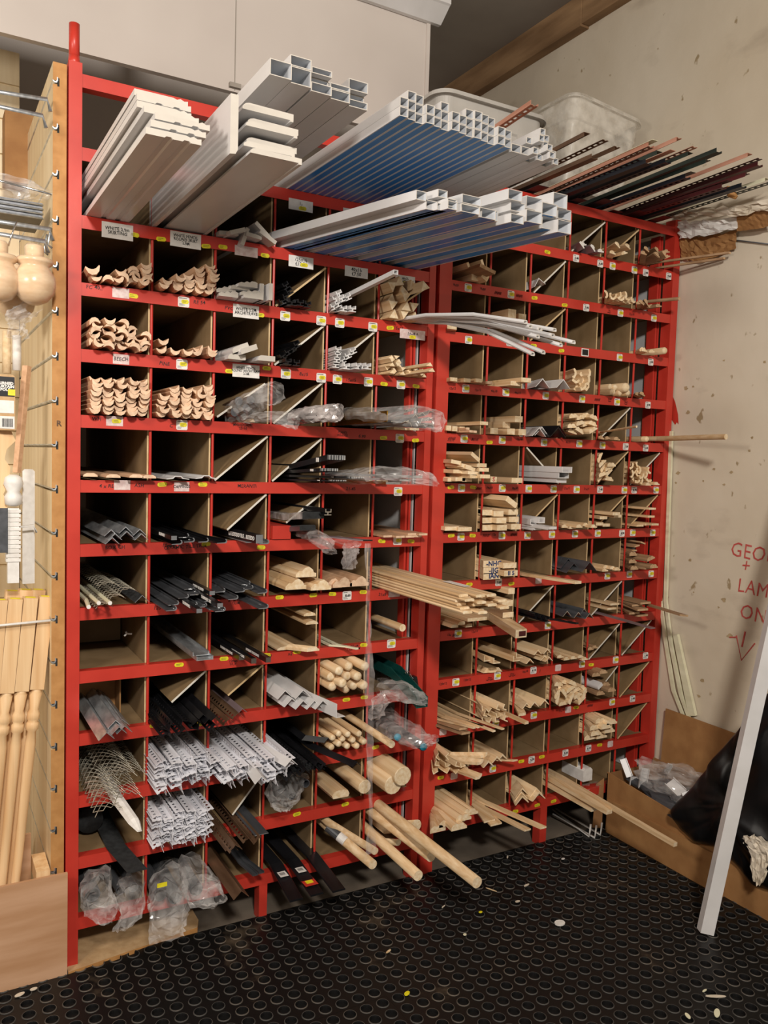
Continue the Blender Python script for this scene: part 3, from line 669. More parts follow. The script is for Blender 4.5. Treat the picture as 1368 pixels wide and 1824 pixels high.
# rectangular trunking fanning out of the second shelf
RT = [(741, 760, 339, 356), (780, 797, 337, 351), (797, 814, 353, 367), (797, 814, 369, 384), (758, 777, 374, 391), (778, 795, 376, 389),
      (821, 849, 381, 399), (821, 854, 366, 380), (823, 857, 349, 365), (857, 887, 373, 392), (853, 882, 393, 411), (909, 932, 396, 412), (909, 933, 379, 395), (909, 935, 360, 377), (905, 930, 338, 357),
      (937, 965, 375, 397), (937, 965, 351, 374), (965, 989, 385, 408), (965, 992, 362, 384), (993, 1017, 392, 415), (993, 1017, 372, 391), (985, 1010, 344, 370)]
order = sorted(range(len(RT)), key=lambda i: RT[i][0])
for rank, i in enumerate(order):
    x0p, x1p, yt, yb = RT[i]
    Y = -.60-.012*((i*5) % 4); a = at(x0p, yb, Y=Y); b = at(x1p, yb+3, Y=Y); c = at(x0p, yt, Y=Y)
    x = (a.x+b.x)/2; z = max(b.z, zs1+.0005); w = max(b.x-a.x, .02); hh = max(.013, c.z-a.z)
    xb = .60+(x-.76)/(1.22-.76)*.50
    hollow('rectangular_trunking', w, hh, x, Y, z, xb, 'rectangular white trunking fanning over the rail, %s by front end' % ('leftmost' if rank == 0 else 'rightmost' if rank == len(RT)-1 else (ORD[rank] if rank < 11 else ORD[len(RT)-1-rank])+(' from left' if rank < 11 else ' from right')), 'trunking', 'rectangular trunking fanning from the second shelf', blue=1 if (yb > 378) else 0, t=.0018)
# long bendy white conduits between the racks
zc_ = ZA(2)+.003
LC = [((936, 577), 1.0), ((945, 585), .98), ((962, 590), .9), ((988, 591), .8), ((985, 601), .7), ((958, 603), .6), ((1022, 613), .5), ((999, 618), .4), ((968, 631), .1), ((949, 634), 0)]
for k, ((px, py), u_) in enumerate(sorted(LC, key=lambda q: q[0][1])):
    f = at(px, py, Y=-.62); s0 = at(688+3*k, 579+1.2*k, Y=-.004); s0.z = max(s0.z, zc_)+.0135*(2-k*.2 if k < 10 else 0)*0+.0005
    x0 = 1.03+.010*k
    st = [(f.x, -.62, f.z), ((f.x*.62+x0*.38), -.40, zc_+(f.z-zc_)*.55+.012), (x0+(f.x-x0)*.22, -.16, zc_+(f.z-zc_)*.2+.012), (x0, .0, zc_+.001), (x0-.01*0, .9, zc_+.001)]
    rod('bendy_conduit', [(-.006, 0), (.006, 0), (.008, .004), (.005, .011), (-.005, .011), (-.008, .004)], st, ['white', 'whitecut'], 'long bendy white conduit drooping rightwards over the posts, %s' % ('top one' if k == 0 else 'lowest one' if k == len(LC)-1 else ORD[k]+' from top'), 'conduit', 'bendy white conduits reaching to the right rack',
        inner=[(-.0035, .002), (.0035, .002), (.005, .005), (.003, .008), (-.003, .008), (-.005, .005)])

# ------------------------------------------------------------------ left rack, compartment by compartment
HW = ['beech', 'beech_end']; BR = ['brownwood', 'brownwood_end']; PI_ = ['pine', 'pine_end']; PL = ['pale', 'pale_end']
grid(A, 2, 1, 'hollow_moulding', CRESC, .032, .0125, [5, -3, -3, -2, -1], 'hardwood hollow moulding', 'moulding', HW, jy=.03, alt='up', tw=.5)
pix(A, 2, 1, 'hollow_moulding', [(x*1.3, z*1.3) for x, z in CRESC], [(168, 492, -.05, .25)], 'tall hollow moulding', 'moulding', HW, extra='standing at left')
grid(A, 2, 2, 'hollow_moulding', CRESC, .032, .0125, [5, -5, -4, -3, -2, -2, -1], 'hardwood hollow moulding', 'moulding', HW, jy=.03, tw=.35)
grid(A, 3, 1, 'hollow_moulding', CRESC, .032, .0130, [5, 5, 5, 5, 4, 3], 'beech hollow moulding', 'moulding', HW, jy=.04, alt='up', tw=.6)
grid(A, 3, 2, 'hollow_moulding', CRESC, .032, .0130, [5, -2, 1], 'pine hollow moulding', 'moulding', HW, jy=.03, tw=.6)
grid(A, 4, 1, 'hollow_moulding', CRESC, .032, .0125, [5]*8, 'beech hollow moulding', 'moulding', HW, jy=.03, tw=.3)
grid(A, 4, 2, 'hollow_moulding', CRESC, .032, .0125, [5, 5, 5, 5, 5, -4, -4, -1], 'hardwood hollow moulding', 'moulding', HW, jy=.03, tw=.35)
pix(A, 2, 3, 'architrave', ARCH, [(407, 538, -.06, 0), (403, 522, -.04, .15), (428, 516, -.05), (452, 538, -.08), (446, 527, -.07), (442, 505+6, -.07)], 'white moulded architrave', 'architrave', WW)
pix(A, 2, 3, 'architrave', rect(.012, .05), [(466, 543, -.07), (482, 545, -.09), (475, 545, -.05)], 'white architrave on edge', 'architrave', WW)
pix(A, 3, 3, 'architrave', pencil(.055, .016), [(422, 645, -.07), (475, 643, -.09), (430, 630, -.08, .42), (445, 632, -.10, .38)], 'white round-edged architrave', 'architrave', WW)
# diagonal boards
def diag(R, r, c, white=True, y=.004, rev=False, lo=0, hi=0, desc=None, frac=(0, 1), thick=.006, depth=.9):
    a, b, z = cell(R, r, c); zt = z+(PA if R == 'A' else PB)-.043
    xa, xb_ = a+.002, b-.001
    x0, x1 = xa+(xb_-xa)*frac[0], xa+(xb_-xa)*frac[1]; z0, z1 = z+lo, zt+hi
    if rev: x0, x1 = x1, x0
    d = Vector((x1-x0, 0, z1-z0)).normalized(); n = Vector((-d.z, 0, d.x))*thick
    if n.z < 0: n = -n
    P_ = [Vector((x0, 0, z0)), Vector((x1, 0, z1)), Vector((x1, 0, z1))+n, Vector((x0, 0, z0))+n]
    mb = MB(); vs = [(p.x-x0, 0, p.z-z0) for p in P_]+[(p.x-x0, depth, p.z-z0) for p in P_]
    mb.add(vs, [(4, 5, 1, 0), (5, 6, 2, 1), (6, 7, 3, 2), (7, 4, 0, 3), (4, 7, 6, 5)], 0); mb.add(vs[:4], [(0, 1, 2, 3)], 1)
    put('dividing_board', mb.mesh('dividing_board', ['board', 'paint' if white else 'boardedge']), (x0, y, z0),
        mklabel(('white-edged' if white else 'brown')+' board leaning diagonally', '', R, r, c), 'board', 'boards leaning diagonally across compartments')
for r, c in [(3, 4), (3, 5), (4, 4), (5, 3), (5, 4)]: diag(A, r, c)
diag(A, 2, 4, False); diag(A, 6, 3, frac=(.25, 1), lo=.03); diag(A, 6, 4, lo=.05, frac=(.3, 1)); diag(A, 9, 2, lo=.055, frac=(.38, 1)); diag(A, 9, 3, False, lo=.055, frac=(.32, 1)); diag(A, 11, 3, lo=.03, frac=(.45, 1)); diag(A, 2, 6, False, lo=0, hi=-.02); diag(A, 4, 3, lo=.01, y=-.01, frac=(0, .9), hi=-.02)
MC = [(-.012, 0), (.012, 0), (.012, .003), (.002, .003), (.002, .009), (.012, .009), (.012, .020), (.009, .020), (.009, .012), (-.006, .012), (-.006, .020), (-.009, .020), (-.009, .009), (-.002, .009), (-.002, .003), (-.012, .003)]
CH = dict(prof=chan(.024, .014, .0025))
BK = ['black', 'black']
pix(A, 2, 4, 'black_channel', MC, [(505, 545, -.02, .5), (512, 536, -.01, .5), (518, 527, .0, .6), (512, 517, .0, .6), (520, 549, -.05), (535, 550, -.06), (548, 552, -.05)], 'black plastic glazing channel', 'channel', BK)
pix(A, 3, 4, 'black_channel', MC, [(507, 643, -.02, .6), (516, 635, -.03, .6), (524, 630, -.03, .6), (532, 622, -.04, .6), (513, 652, -.05), (528, 652, -.04)], 'black plastic glazing channel', 'channel', BK)
WC = ['white', 'white']
pix(A, 2, 5, 'white_channel', MC, [(596, 556, -.05, .4), (604, 549, -.06, .45), (611, 540, -.06, .5), (600, 540, -.04, .45), (606, 531, -.04, .5), (622, 537, -.05, .5), (612, 561, -.06), (628, 562, -.07), (600, 559, -.03)], 'white plastic glazing channel', 'channel', WC)
rod('white_channel', rect(.016, .014), [(at(705, 489, Y=-.28).x, -.28, at(705, 489, Y=-.28).z), (.84, .02, ZA(2)+.062), (.83, .9, ZA(2)+.058)], WC, 'single white trunking length rising out, fifth column, tenth row up, left rack', 'channel', inner=[(-.006, .002), (.006, .002), (.006, .012), (-.006, .012)])
pix(A, 3, 5, 'white_channel', MC, [(598, 655, -.05), (600, 646, -.06), (601, 637, -.06), (602, 628, -.06), (612, 650, -.04, .5), (622, 641, -.05, .5), (631, 633, -.06, .5), (617, 660, -.07), (638, 661, -.10), (655, 664, -.12), (646, 658, -.10)], 'white plastic glazing channel', 'channel', WC)
grid(A, 2, 6, 'triangular_fillet', tri(.036, .030), .036, .028, [3, 3, 2], 'pine triangular fillet', 'fillet', PI_, jy=.04, alt='up')
pix(A, 2, 6, 'triangular_fillet', tri(.036, .03), [(720, 528, -.05, .4), (737, 518, -.06, .5), (703, 520, -.05, 1.2), (712, 510, -.05, .2), (758, 520, -.12, .45)], 'upper pine triangular fillet', 'fillet', PI_)
grid(A, 3, 6, 'triangular_fillet', tri(.022, .012), .022, .0125, [7, 7, 3, 2, 2], 'small pine triangular fillet', 'fillet', PL, jy=.05, alt='up')
pix(A, 3, 6, 'triangular_fillet', tri(.026, .012), [(765, 652, -.18), (769, 662, -.2)], 'longer pine fillet over the pile', 'fillet', PL)
grid(A, 4, 6, 'pine_fillet', rect(.02, .008), .02, .009, [5], 'small pine fillet under bag', 'fillet', PL, jy=.03, x0=.99)
pix(A, 5, 1, 'half_round_moulding', [(-.02, 0), (.02, 0), (.019, .005), (.010, .010), (-.010, .010), (-.019, .005)], [(161, 849, -.03), (202, 851, -.04), (243, 851, -.05), (266, 852, -.05)], 'flat hardwood half-round', 'moulding', HW)
CAP = [(-.034, 0), (-.031, 0), (-.014, .002), (-.008, .008), (.008, .008), (.014, .002), (.031, 0), (.034, 0), (.034, .002), (.016, .0045), (.009, .0105), (-.009, .0105), (-.016, .0045), (-.034, .002)]
pix(A, 5, 2, 'capping_strip', CAP, [(317, 854, -.05), (368, 853, -.04)], 'white plastic capping', 'capping', WC)
grid(A, 6, 6, 'flat_strip', rect(.034, .007), .034, .0075, [4, -2], 'flat hardwood strip', 'strip', HW, jy=.04, x0=.975)
pix(A, 5, 6, 'pine_fillet', rect(.02, .012), [(675, 862, -.03), (686, 862, -.03)], 'short pine block', 'block', PL, back=.2)

def pbead(leg, t, L, slots=True, roll=0, pitch=.022):
    """slotted angle bead of two legs"""
    mb = MB(); c = math.cos(PI/4)
    for s_ in (-1, 1):
        T = Matrix.Rotation(s_*-PI/4+0, 4, 'Y')
        def bx(a, b, y0, y1): mb.box(min(s_*a, s_*b), max(s_*a, s_*b), y0, y1, 0, t, 0, Matrix.Rotation(s_*PI/4, 4, 'Y') @ Matrix.Translation((0, 0, 0)))
        bx(0, leg*.45, 0, L); bx(leg*.72, leg, 0, L if slots else L)
        y = .004
        if slots:
            while y < min(L-.02, .5): bx(leg*.45, leg*.72, y, y+pitch*.45); y += pitch
            if L > .5: bx(leg*.45, leg*.72, y, L)
        else: bx(leg*.45, leg*.72, 0, L)
    mb.tube([(0, 0, .001), (0, L, .001)], .0022, 6)
    return mb
def beadpile(R, r, c, name, counts, leg, desc, cat, mat, y=-.06, jy=.05, dz=.0085, x0=None, x1=None, slots=True, rolls=.25, L=1.0, pitch=None, lab=True, t=.0011, base=0):
    a, b, z = cell(R, r, c); a = x0 if x0 is not None else a; b = x1 if x1 is not None else b
    me = pbead(leg, t, L, slots).mesh(name, [mat]); w = leg*1.414
    g = '%s, %s' % (desc+'s', where(R, r, c)); nums = ['one', 'two', 'three', 'four', 'five', 'six', 'seven', 'eight', 'nine', 'ten', 'eleven', 'twelve', 'thirteen', 'fourteen', 'fifteen', 'sixteen']
    for k, n in enumerate(counts):
        pt = (b-a-w)/max(1, max(counts)-1)
        for i in range(n):
            x = a+w/2+i*pt+random.uniform(-.002, .002)
            o = put(name, me, (x, y-random.uniform(0, jy), z+leg*.72+k*dz+random.uniform(0, .002)), mklabel(desc, (ordn(i, n)+' of layer '+nums[k]).strip(), R, r, c), cat, g)
            o.rotation_euler = (0, base+random.uniform(-rolls, rolls)+(PI if (i+k) % 3 == 2 else 0), 0)
            if (i+k) % 3 == 2: o.location.z -= leg*.5
beadpile(A, 10, 2, 'plaster_bead', [4]*10, .030, 'white plastic angle bead', 'bead', 'beadwhite', y=-.07, base=.55)
beadpile(A, 10, 3, 'plaster_bead', [5]*8, .028, 'white plastic angle bead', 'bead', 'beadwhite', y=-.10, jy=.08, x1=.60, base=.55)
beadpile(A, 11, 2, 'plaster_bead', [5]*11, .026, 'white plastic stop bead', 'bead', 'beadwhite', y=-.06, jy=.02, base=.6)
pent(A, 10, 3, 'plaster_bead', chev(.030, .002), [((466, 1395), (430, 1353), .045), ((519, 1364), (470, 1320), .06)], 'protruding white bead', 'bead', WC)
beadpile(A, 9, 2, 'black_bead', [4, 3, 2], .026, 'black slotted bead', 'bead', 'black', y=-.10, jy=.08, rolls=.6)
pix(A, 9, 2, 'black_strip', chev(.02, .002), [(372, 1288, -.14), (362, 1280, -.12), (385, 1283, -.16), (352, 1290, -.13)], 'long black plastic bead', 'bead', BK)
beadpile(A, 9, 3, 'clear_bead', [2], .026, 'bronze slotted bead', 'bead', 'bronze', y=-.07, x1=.47)
pix(A, 9, 3, 'flat_trim', chev(.022, .002), [(432, 1270, -.06)], 'pale brown trim strip', 'trim', ['purple', 'purple'])

# silver and black tile trims
pix(A, 6, 1, 'angle_trim', chev(.028, .002), [(200, 969, -.08), (205, 962, -.07), (198, 955, -.06), (226, 958, -.06), (224, 950, -.05), (252, 962, -.07), (249, 954, -.06)], 'silver angle in film', 'trim', ['galv', 'galv'])
TT = [(-.02, 0), (.006, 0), (.010, .002), (.012, .006), (.010, .012), (.006, .014), (.006, .011), (.008, .009), (.008, .006), (.004, .003), (-.02, .002)]
pix(A, 6, 2, 'tile_trim', TT, [(318, 970, -.1), (340, 966, -.09), (365, 966, -.09), (398, 968, -.11), (330, 958, -.04)], 'black quadrant tile trim', 'trim', ['black', 'chrome'])
pix(A, 7, 2, 'tile_trim', TT, [(312, 1078, -.11), (308, 1096, -.14), (345, 1080, -.13), (362, 1082, -.15), (384, 1086, -.17), (330, 1066, -.09), (350, 1060, -.09), (372, 1072, -.12), (395, 1090, -.2), (340, 1050, -.04)], 'dark quadrant tile trim', 'trim', ['greymetal', 'chrome'])
pix(A, 7, 3, 'tile_trim', TT, [(395, 1055, -.06), (430, 1055, -.08), (445, 1050, -.08), (470, 1057, -.13), (418, 1068, -.12), (472, 1086, -.2), (440, 1042, -.03)], 'clear packed tile trim', 'trim', ['greymetal', 'chrome'])
def lettered(name, cellid, f, b_, w, h, txt, label, mats=('black', 'chrome'), size=.014, tcol='card'):
    """boxy pack whose left side carries printed letters; f front and b_ back bottom points"""
    a = Vector(f); bb = Vector(b_); root = empty(name, tuple(a), label, 'trim pack')
    mb = MB(); mb.loft(rect(w, h), [tuple(a), tuple(bb)], 0, 1); child('sleeve', mb, list(mats), root)
    d = (a-bb); L = d.length; d.normalize(); up = Vector((0, 0, 1)); n = Vector((-1, 0, 0)); up = (n.cross(d)); up = up if up.z > 0 else -up; n = d.cross(up)
    c = a-d*(min(L*.42, .11))+up*(h*.5)+n*(w/2+.0008)*(1 if n.x < 0 else -1)
    if n.x > 0: n = -n
    T = Matrix(((d.x, up.x, n.x, c.x), (d.y, up.y, n.y, c.y), (d.z, up.z, n.z, c.z), (0, 0, 0, 1)))
    mb = MB(); text_mb(mb, txt, T, size, 0, off=.0006); child('lettering', mb, [tcol], root)
def shelfpt(R, r, px, py, lift=0): return at(px, py, Z=(ZA(r) if R == 'A' else ZB(r))+lift)
for k, (px, py, lf, bx_, tx) in enumerate([(392, 1082, .026, .345, 'TDEDDDATTL TLE'), (378, 1060, .040, .335, 'DDDDD TILE DDDD'), (355, 1092, .012, .30, 'TLE DDDDDALL')]):
    f = shelfpt(A, 7, px, py, lf); lettered('tile_trim_pack', 0, (f.x, f.y, f.z), (bx_, .9, ZA(7)+lf), .016, .012, tx, 'dark tile trim sleeve with white print over the trims, %s, second column, fifth row' % ('right one', 'upper one', 'bottom one')[k], size=.011)
f = shelfpt(A, 6, 310, 962, .020); lettered('tile_trim_pack', 0, (f.x, f.y, f.z), (.24, .9, ZA(6)+.02), .016, .012, 'LIL.IIDD.ULLI', 'dark tile trim sleeve with white print at left of the quadrant trims, second column', size=.011)
f = shelfpt(A, 6, 462, 968, .006); lettered('tile_trim_pack', 0, (f.x, f.y, f.z), (.405, .9, ZA(6)+.004), .022, .026, 'RITEDDDDTILE . RITEDD', 'black sleeve of tile trims lettered in white, third column, sixth row up', size=.017)
rod('tile_trim', TT, [(.50, -.15, ZA(6)+.003), (.50, .9, ZA(6)+.003)], ['galv', 'chrome'], 'silver flat trim reaching right past the lettered sleeve', 'trim')
rod('tile_trim', TT, [(.475, -.10, ZA(6)+.003), (.475, .9, ZA(6)+.003)], ['galv', 'chrome'], 'silver flat trim just right of the lettered sleeve', 'trim')
# row eight
AC = chan(.05, .012, .003)
pix(A, 8, 2, 'aluminium_channel', AC, [(365, 1176, -.16), (358, 1168, -.13)], 'wide aluminium channel', 'channel', ['galv', 'galv'])
for k, (px, py, n_) in enumerate([(478, 1180, 'right'), (452, 1182, 'middle'), (430, 1176, 'left')]):
    f = shelfpt(A, 8, px, py, .004+.006*(k == 1)); lettered('tile_trim_pack', 0, (f.x, f.y, f.z), (f.x-.03 if f.x-.03 > .39 else .40, .9, ZA(8)+.004+.004*k), .016, .016, 'DDDRAFT DTILE EDGE', 'black tile trim sleeve with white print, %s of three, third column, fourth row up' % n_, size=.010)
# hook stuck in the empty pigeonhole
h0 = at(232, 1129, X=.17); mb = MB(); mb.tube([(.175, h0.y, h0.z), (.16, h0.y, h0.z+.002), (.155, h0.y-.004, h0.z+.009)], .0035, 6); mb.tube([(.160, h0.y, h0.z+.002), (.150, h0.y-.01, h0.z-.003)], .003, 6)
solo('plastic_hook', mb, ['card'], 'small white plastic hook on the wall of the empty compartment', 'hook', None, (.175, h0.y, h0.z), True)
TOR = [(-.036, 0), (.036, 0), (.036, .012), (.028, .014), (.024, .024), (.010, .034), (-.004, .030), (-.014, .020), (-.024, .022), (-.036, .010)]
pix(A, 7, 4, 'large_moulding', TOR, [(527, 1050, -.06), (545, 1028, -.05), (572, 1051, -.05)], 'thick pine handrail moulding', 'moulding', PI_)
pix(A, 7, 5, 'large_moulding', TOR, [(592, 1048, -.02), (610, 1046, -.03), (640, 1044, -.03)], 'thick brown handrail moulding', 'moulding', HW)
pix(A, 8, 4, 'flat_moulding', [(-.022, 0), (.022, 0), (.018, .008), (.006, .012), (-.012, .010), (-.022, .005)], [(556, 1112, -.03), (552, 1097, -.02), (505, 1158, 0)], 'flat pine moulding', 'moulding', PI_)
pent(A, 8, 4, 'flat_moulding', OGEE, [((558, 1160), (520, 1140), .004)], 'pale moulding lying over the rail', 'moulding', PI_)
pent(A, 8, 5, 'tile_strip', rect(.010, .006), [((636, 1157), (600, 1148), .001), ((615, 1153), (588, 1148), .001)], 'cream tile edging strip', 'trim', ['cream', 'cream'])
pix(A, 8, 6, 'dowel', rnd(.013), [(717, 1125, -.04)], 'single short pine dowel', 'dowel', PI_)
LT = ['layer one', 'layer two']
grid(A, 7, 6, 'parting_bead', [(-.016, 0), (.016, 0), (.018, .004), (.014, .0085), (-.014, .0085), (-.018, .004)], .038, .0095, [4, 4, 4, 4, 3, 3], 'long pine rounded strip', 'strip', PI_, y=-.44, jy=.07, x0=.995, x1=1.165, jx=.003)
mb = MB(); T_ = Matrix.Translation((1.10, -.30, ZA(7)+.0595)); mb.box(-.014, .014, -.06, .06, 0, .0006, 0, T_)
solo('paper_sticker', mb, ['card'], 'white sticker lying on top of the long pine strip bundle', 'sticker', None, (1.10, -.30, ZA(7)+.0595))
# row nine to twelve
pix(A, 9, 1, 'angle_bead', chev(.03, .0015), [(190, 1318, -.22), (212, 1308, -.2), (206, 1296, -.16), (222, 1306, -.2), (218, 1294, -.12)], 'galvanised steel angle', 'angle', ['galv', 'galv'])
mb = MB(); zc = ZA(9)
for (x0_, x1_, y0_, y1_, z0_, z1_) in [(.02, .135, .19, .194, zc+.002, zc+.13), (.131, .135, .12, .194, zc+.002, zc+.13), (.02, .135, .12, .194, zc+.13, zc+.133)]: mb.box(x0_, x1_, y0_, y1_, z0_, z1_)
solo('cardboard_sleeve', mb, ['carton'], 'torn brown cardboard sleeve behind the steel angles, first column, left rack', 'cardboard', None, (.02, .19, zc+.002))
mb = MB(); mb.box(.004, .182, .36, .366, ZA(8)+.002, ZA(8)+.14); solo('back_board', mb, ['board'], 'hardboard back piece inside the empty first column compartment', 'board', None, (.004, .36, ZA(8)+.002))
RP = rnd(.0155, 16)
def dowel_me(r, L, round_end=True, mats=('pine', 'pine_end')):
    mb = MB(); st = [(0, 0, r*.75, 0), (0, r*.5, 0, 0), (0, L, 0, 0)]
    n = 14; ends = [(0, .35), (r*.18, .75), (r*.5, 1)] if round_end else [(0, .93), (r*.08, 1)]
    vs = []; fs = []
    for y, k in ends+[(L, 1)]: vs += [(r*k*math.cos(2*PI*i/n), y, r+r*k*math.sin(2*PI*i/n)) for i in range(n)]
    m_ = len(ends)+1
    for k in range(m_-1):
        for i in range(n): fs.append((k*n+i, (k+1)*n+i, (k+1)*n+(i+1) % n, k*n+(i+1) % n))
    mb.add(vs, fs[:n*(m_-2)], 1); mb.f += [list(f) for f in fs[n*(m_-2):]]; mb.m += [0]*n
    mb.f.append(list(range(n))); mb.m.append(1); mb.f.append([(m_-1)*n+i for i in reversed(range(n))]); mb.m.append(1)
    me = mb.mesh('dowel', mats)
    for p in me.polygons: p.use_smooth = len(p.vertices) == 4
    return me
def dowels(R, r, c, pts, rad, desc, L=.85, rnd_end=True, mats=('pine', 'pine_end'), name='dowel', cat='dowel', extra=''):
    me = dowel_me(rad, L, rnd_end, mats); a, b, z0 = cell(R, r, c); its = []
    for px, py, Y in pts:
        p = at(px, py, Y=Y); its.append((min(max(p.x, a+rad), b-rad+.01), Y, max(p.z-rad, z0)))
    order = sorted(range(len(its)), key=lambda i: its[i][0]); out = []
    for rank, i in enumerate(order):
        out.append(put(name, me, its[i], mklabel(desc, ordn(rank, len(its))+extra, R, r, c), cat, '%ss, %s' % (desc, where(R, r, c)) if len(its) > 1 else None))
    return out
dowels(A, 9, 5, [(578, 1208, -.05), (606, 1196, -.09), (623, 1188, -.06), (652, 1188, -.10), (612, 1218, -.09), (620, 1205, -.05), (639, 1206, -.08), (594, 1224, -.05), (632, 1222, -.05), (650, 1222, -.08), (618, 1228, -.02)], .0155, 'thick round-ended dowel', name='dowel')
dowels(A, 10, 5, [(594, 1315, -.07), (605, 1308, -.09), (612, 1317, -.08), (621, 1309, -.10), (630, 1319, -.09), (641, 1308, -.12), (605, 1326, -.08), (620, 1330, -.08), (637, 1330, -.09), (650, 1322, -.1), (592, 1332, -.06)], .0105, 'thin round-ended dowel')
def free(name, R, r, fpx, bpx, lift, rad, label, rnd_end=False, mats=('pine', 'pine_end'), L=None, cat='dowel', group=None, backY=.5, prof=None):
    """one stick: front tip on the plane of its shelf + lift, passing the rail at bpx"""
    z = (ZA(r) if R == 'A' else ZB(r)); f = at(fpx[0], fpx[1], Z=z+lift); g_ = at(bpx[0], bpx[1], Y=.0)
    zb = max(g_.z-rad, z+.0015) if f.y < -.02 else f.z-rad
    if f.y > -.03: f.y = -.03
    cwid = CA if R == 'A' else CB; xo = 0 if R == 'A' else XB; cc = math.floor((g_.x-xo)/cwid); lo = xo+cc*cwid+rad+.006; hi = xo+(cc+1)*cwid-rad-.008
    gx = min(max(g_.x, lo), hi); d = Vector((gx-f.x, -f.y, zb-(f.z-rad)))
    mb = MB(); mb.loft(prof or rnd(rad, 16), [(f.x, f.y, f.z-rad), (gx, 0, zb), (gx, backY, zb)], 0, 1)
    o = solo(name, mb, list(mats), label, cat, group, (f.x, f.y, f.z-rad)); 
    if not prof:
        for p in o.data.polygons: p.use_smooth = len(p.vertices) == 4
    return o, f, d
free('dowel', A, 10, (698, 1326), (640, 1288), .045, .0125, 'long pine dowel with stepped end reaching past the thin dowels')
o, f, d = free('curtain_pole', A, 12, (664, 1540), (590, 1478), .018, .016, 'varnished pine pole with a white barcode band, fifth column, bottom row')
mb = MB(); k0 = .45; 
for (t0, t1, mi) in ((.15, .22, 1), (.22, .36, 0)):
    a_ = Vector((f.x, f.y, f.z))+d*0; 
dn = d.normalized(); a_ = Vector((f.x, f.y, f.z)); mb.tube([a_+dn*.12, a_+dn*.15], .0164, 16, 1); mb.tube([a_+dn*.1505, a_+dn*.20], .0164, 16, 0)
mb.box(-.006, .006, 0, .034, .0, .0006, 2, Matrix.Translation(a_+dn*.158+Vector((-.004, 0, .0165))))
child('barcode_band', mb, ['greymetal', 'card', 'ink'], o)
free('dowel', A, 12, (668, 1516), (585, 1465), .03, .013, 'thin pale dowel behind the barcoded pole, fifth column, bottom row')
for k, (fp, bp, r_, lf, nm_) in enumerate([((850, 1572), (672, 1432), .0185, .045, 'longest round pine pole reaching over the mat, sixth column, bottom row'), ((768, 1526), (668, 1450), .018, .03, 'reddish round pine pole beneath the longest pole, sixth column, bottom row'), ((745, 1560), (650, 1485), .0175, .016, 'knotty round pine pole nearest the bottom rail, sixth column, bottom row'), ((738, 1468), (690, 1430), .022, .06, 'pale round pole behind the longest pole, sixth column, bottom row')]):
    free('round_pole', A, 12, fp, bp, lf, r_, nm_, cat='pole')
free('round_pole', A, 12, (706, 1498), (685, 1485), .012, .012, 'short thin pole end beside the right post, sixth column, bottom row', cat='pole')
dowels(A, 11, 6, [(693, 1400, -.12), (718, 1383, -.14)], .0335, 'very thick round pine post', rnd_end=False, name='round_post', cat='post')
dowels(A, 11, 5, [(650, 1402, -.10)], .024, 'thick grey pine pole', rnd_end=False, name='round_pole', cat='pole')
pix(A, 11, 5, 'handrail', [(-.028, 0), (.028, 0), (.032, .010), (.026, .022), (.012, .026), (-.012, .026), (-.026, .022), (-.032, .010)], [(607, 1421, -.09)], 'pine mopstick handrail', 'handrail', PI_)
# strips and meshes in the lowest rows
pix(A, 12, 3, 'metal_angle', chev(.034, .002), [(430, 1600, -.24)], 'brown metal angle strip', 'angle', ['bronze', 'bronze'])
pent(A, 12, 3, 'threshold_strip', chan(.018, .007, .002), [((455, 1560), (430, 1530), .05), ((466, 1556), (440, 1520), .05)], 'dark metal channel strip', 'strip', ['greymetal', 'greymetal'])
pix(A, 11, 3, 'metal_strip', rect(.045, .002), [(466, 1487, -.16)], 'wide grey metal strip', 'strip', ['greymetal', 'galv'])
beadpile(A, 11, 3, 'bronze_bead', [2, 2], .028, 'brown slotted bead', 'bead', 'bronze', y=-.13, jy=.07, x1=.49)
pix(A, 9, 4, 'angle_bead', chev(.038, .002), [(520, 1258, -.09), (508, 1244, -.07), (540, 1262, -.12), (560, 1262, -.13), (575, 1262, -.15), (540, 1243, -.1)], 'white wide plastic angle', 'angle', WC)
rod('angle_bead', [(-.002, 0), (.03, 0), (.03, .002), (0, .002), (0, .045), (-.002, .045)], [(.735, -.19, ZA(9)+.004), (.60, .3, ZA(9)+.035)], WC, 'tall slotted white angle on top of the wide white angles', 'angle')
beadpile(A, 10, 4, 'black_bead', [3, 3], .028, 'black slotted angle bead', 'bead', 'black', y=-.12, jy=.05, x1=.72)
pent(A, 10, 4, 'black_strip', chev(.022, .002), [((636, 1365), (560, 1320), .03), ((585, 1322), (545, 1300), .06)], 'black bead reaching past the rail', 'bead', BK)
# furry brush strips below them
mb = MB(); rb = random.Random(5)
mb.box(.585, .735, -.10, .7, ZA(10)+.002, ZA(10)+.010)
for k in range(260):
    x = rb.uniform(.585, .735); y = -.10-rb.uniform(0, .012); z = ZA(10)+rb.uniform(.002, .02)
    mb.tube([(x, -.095, z), (x+rb.uniform(-.008, .008), y-.004, z-rb.uniform(-.006, .012))], .0008, 3)
o = solo('brush_strip', mb, ['blackmatt'], 'bristly black brush strip beneath the black beads, fourth column', 'brush', None, (.66, -.1, ZA(10)+.002))

